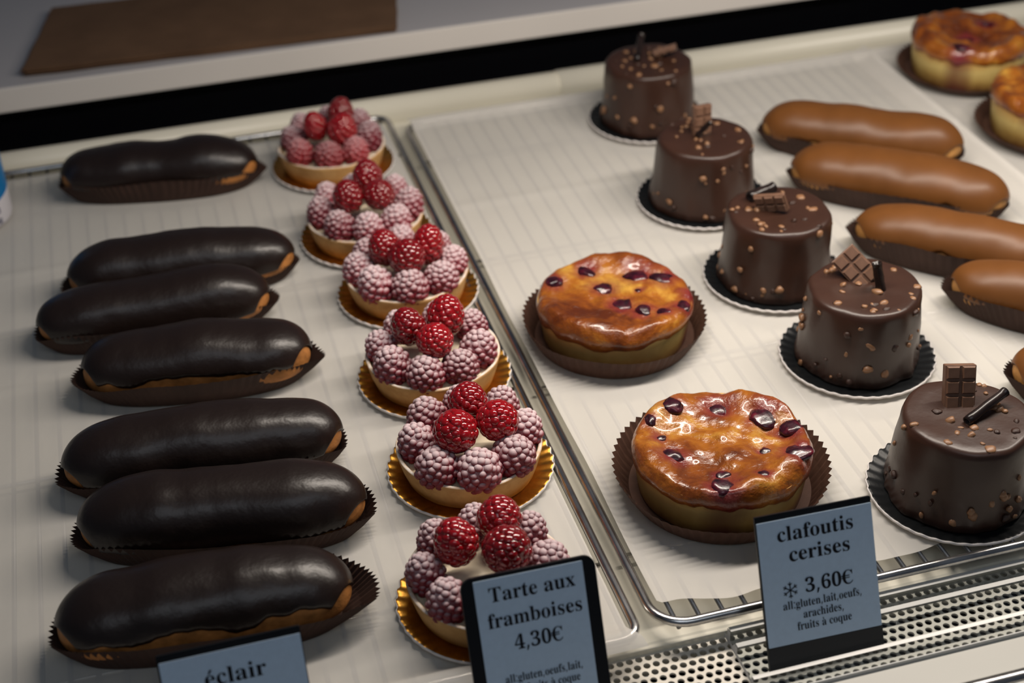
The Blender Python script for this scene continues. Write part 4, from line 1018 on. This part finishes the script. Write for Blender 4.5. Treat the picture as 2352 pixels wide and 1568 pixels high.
# ------------------------------------------------------------------ clear acrylic rail that carries the clafoutis sign
rail = thing('acrylic_rail', 'clear acrylic sign rail lying on the perforated strip, sawn end at left', 'sign rail', (0.5, 0.47, PZ))
def rail_part(name, me):
    o = put(name, me, rail); o.location = (-0.5, -0.47, -PZ); return o
z0 = PZ + 0.0003
prof = [(0.4455, z0), (0.4935, z0), (0.4935, z0 + 0.0028), (0.4860, z0 + 0.0028), (0.4860, z0 + 0.0085), (0.4825, z0 + 0.0085), (0.4825, z0 + 0.0028),
        (0.4790, z0 + 0.0028), (0.4765, z0 + 0.0065), (0.4735, z0 + 0.0065), (0.4735, z0 + 0.0028), (0.4560, z0 + 0.0028), (0.4560, z0 + 0.0045), (0.4535, z0 + 0.0045), (0.4535, z0 + 0.0028), (0.4462, z0 + 0.0028), (0.4455, z0 + 0.0020)]
prof = prof[::-1]
rail_part('rail_body', extrude_profile('rail_body', prof, 0.2300, 0.95, M['acrylic']))
# scuffed edges that catch the light; the slot edge is a painted lamp reflection
for ya, yb, zt, nm in ((0.4826, 0.4859, 0.0087, 'upper_edge'), (0.4736, 0.4764, 0.0067, 'middle_edge'), (0.4536, 0.4559, 0.0047, 'slot_edge')):
    rail_part(nm, bevel_box(nm, 0.2301, 0.95, ya, yb, z0 + zt - 0.0001, z0 + zt + 0.0001, M['lip_glint'] if nm == 'slot_edge' else M['acrylic_edge'], 0))
rail_part('front_edge', bevel_box('front_edge', 0.2301, 0.95, 0.4447, 0.4453, z0 + 0.0001, z0 + 0.0030, M['acrylic_edge'], 0))
n = len(prof)
rail_part('sawn_end', mesh('sawn_end', [(0.2297, y, z) for y, z in prof], [tuple(range(n))], M['frost'], smooth=False))

# ------------------------------------------------------------------ blue and white tub at the left edge
t = thing('plastic_tub', 'blue and white printed plastic tub cut off by the left edge', 'tub', (-0.1415, 1.0300, ZP))
RT_ = 0.0315
v, f = lathe([(RT_ * 0.86, 0.0), (RT_ * 0.96, 0.0015), (RT_, 0.005), (RT_, 0.020), (RT_, 0.028)], 64)
put('white_base', mesh('white_base', v, f, M['tub_white']), t)
# blue sleeve with a sloping lower edge
v = []
n = 96
for lv in (0, 1, 2):
    for j in range(n):
        a = 2 * math.pi * j / n
        lo = 0.020 + 0.006 * math.sin(a * 1.0 + 0.9)
        v.append(((RT_ + 0.0003) * math.cos(a), (RT_ + 0.0003) * math.sin(a), lo if lv == 0 else (0.06 if lv == 1 else 0.095)))
put('blue_sleeve', mesh('blue_sleeve', v, grid_faces(3, n), M['blue']), t)
v, f = lathe([(RT_ - 0.0004, 0.0275), (RT_ - 0.0004, 0.095), (RT_ - 0.004, 0.099)], 64)
put('body', mesh('body', v, f, M['tub_white']), t)
v, f = lathe([(RT_ + 0.0008, 0.0955), (RT_ + 0.0012, 0.108), (RT_ - 0.002, 0.110)], 64)
put('lid', mesh('lid', v, f, M['tub_white']), t)
def wrap_text(txt, size, ang, z):
    pl = text_polys(txt, size, 0, 0)
    me = poly_mesh('print', pl, M['tub_ink'])
    for vv in me.vertices:
        a = ang + vv.co.x / RT_
        vv.co = Vector(((RT_ + 0.0004) * math.cos(a), (RT_ + 0.0004) * math.sin(a), z + vv.co.y))
    put('print', me, t)
wrap_text("0ml", 0.010, math.radians(-48), 0.0125)
wrap_text("25g", 0.010, math.radians(-48), 0.0055)
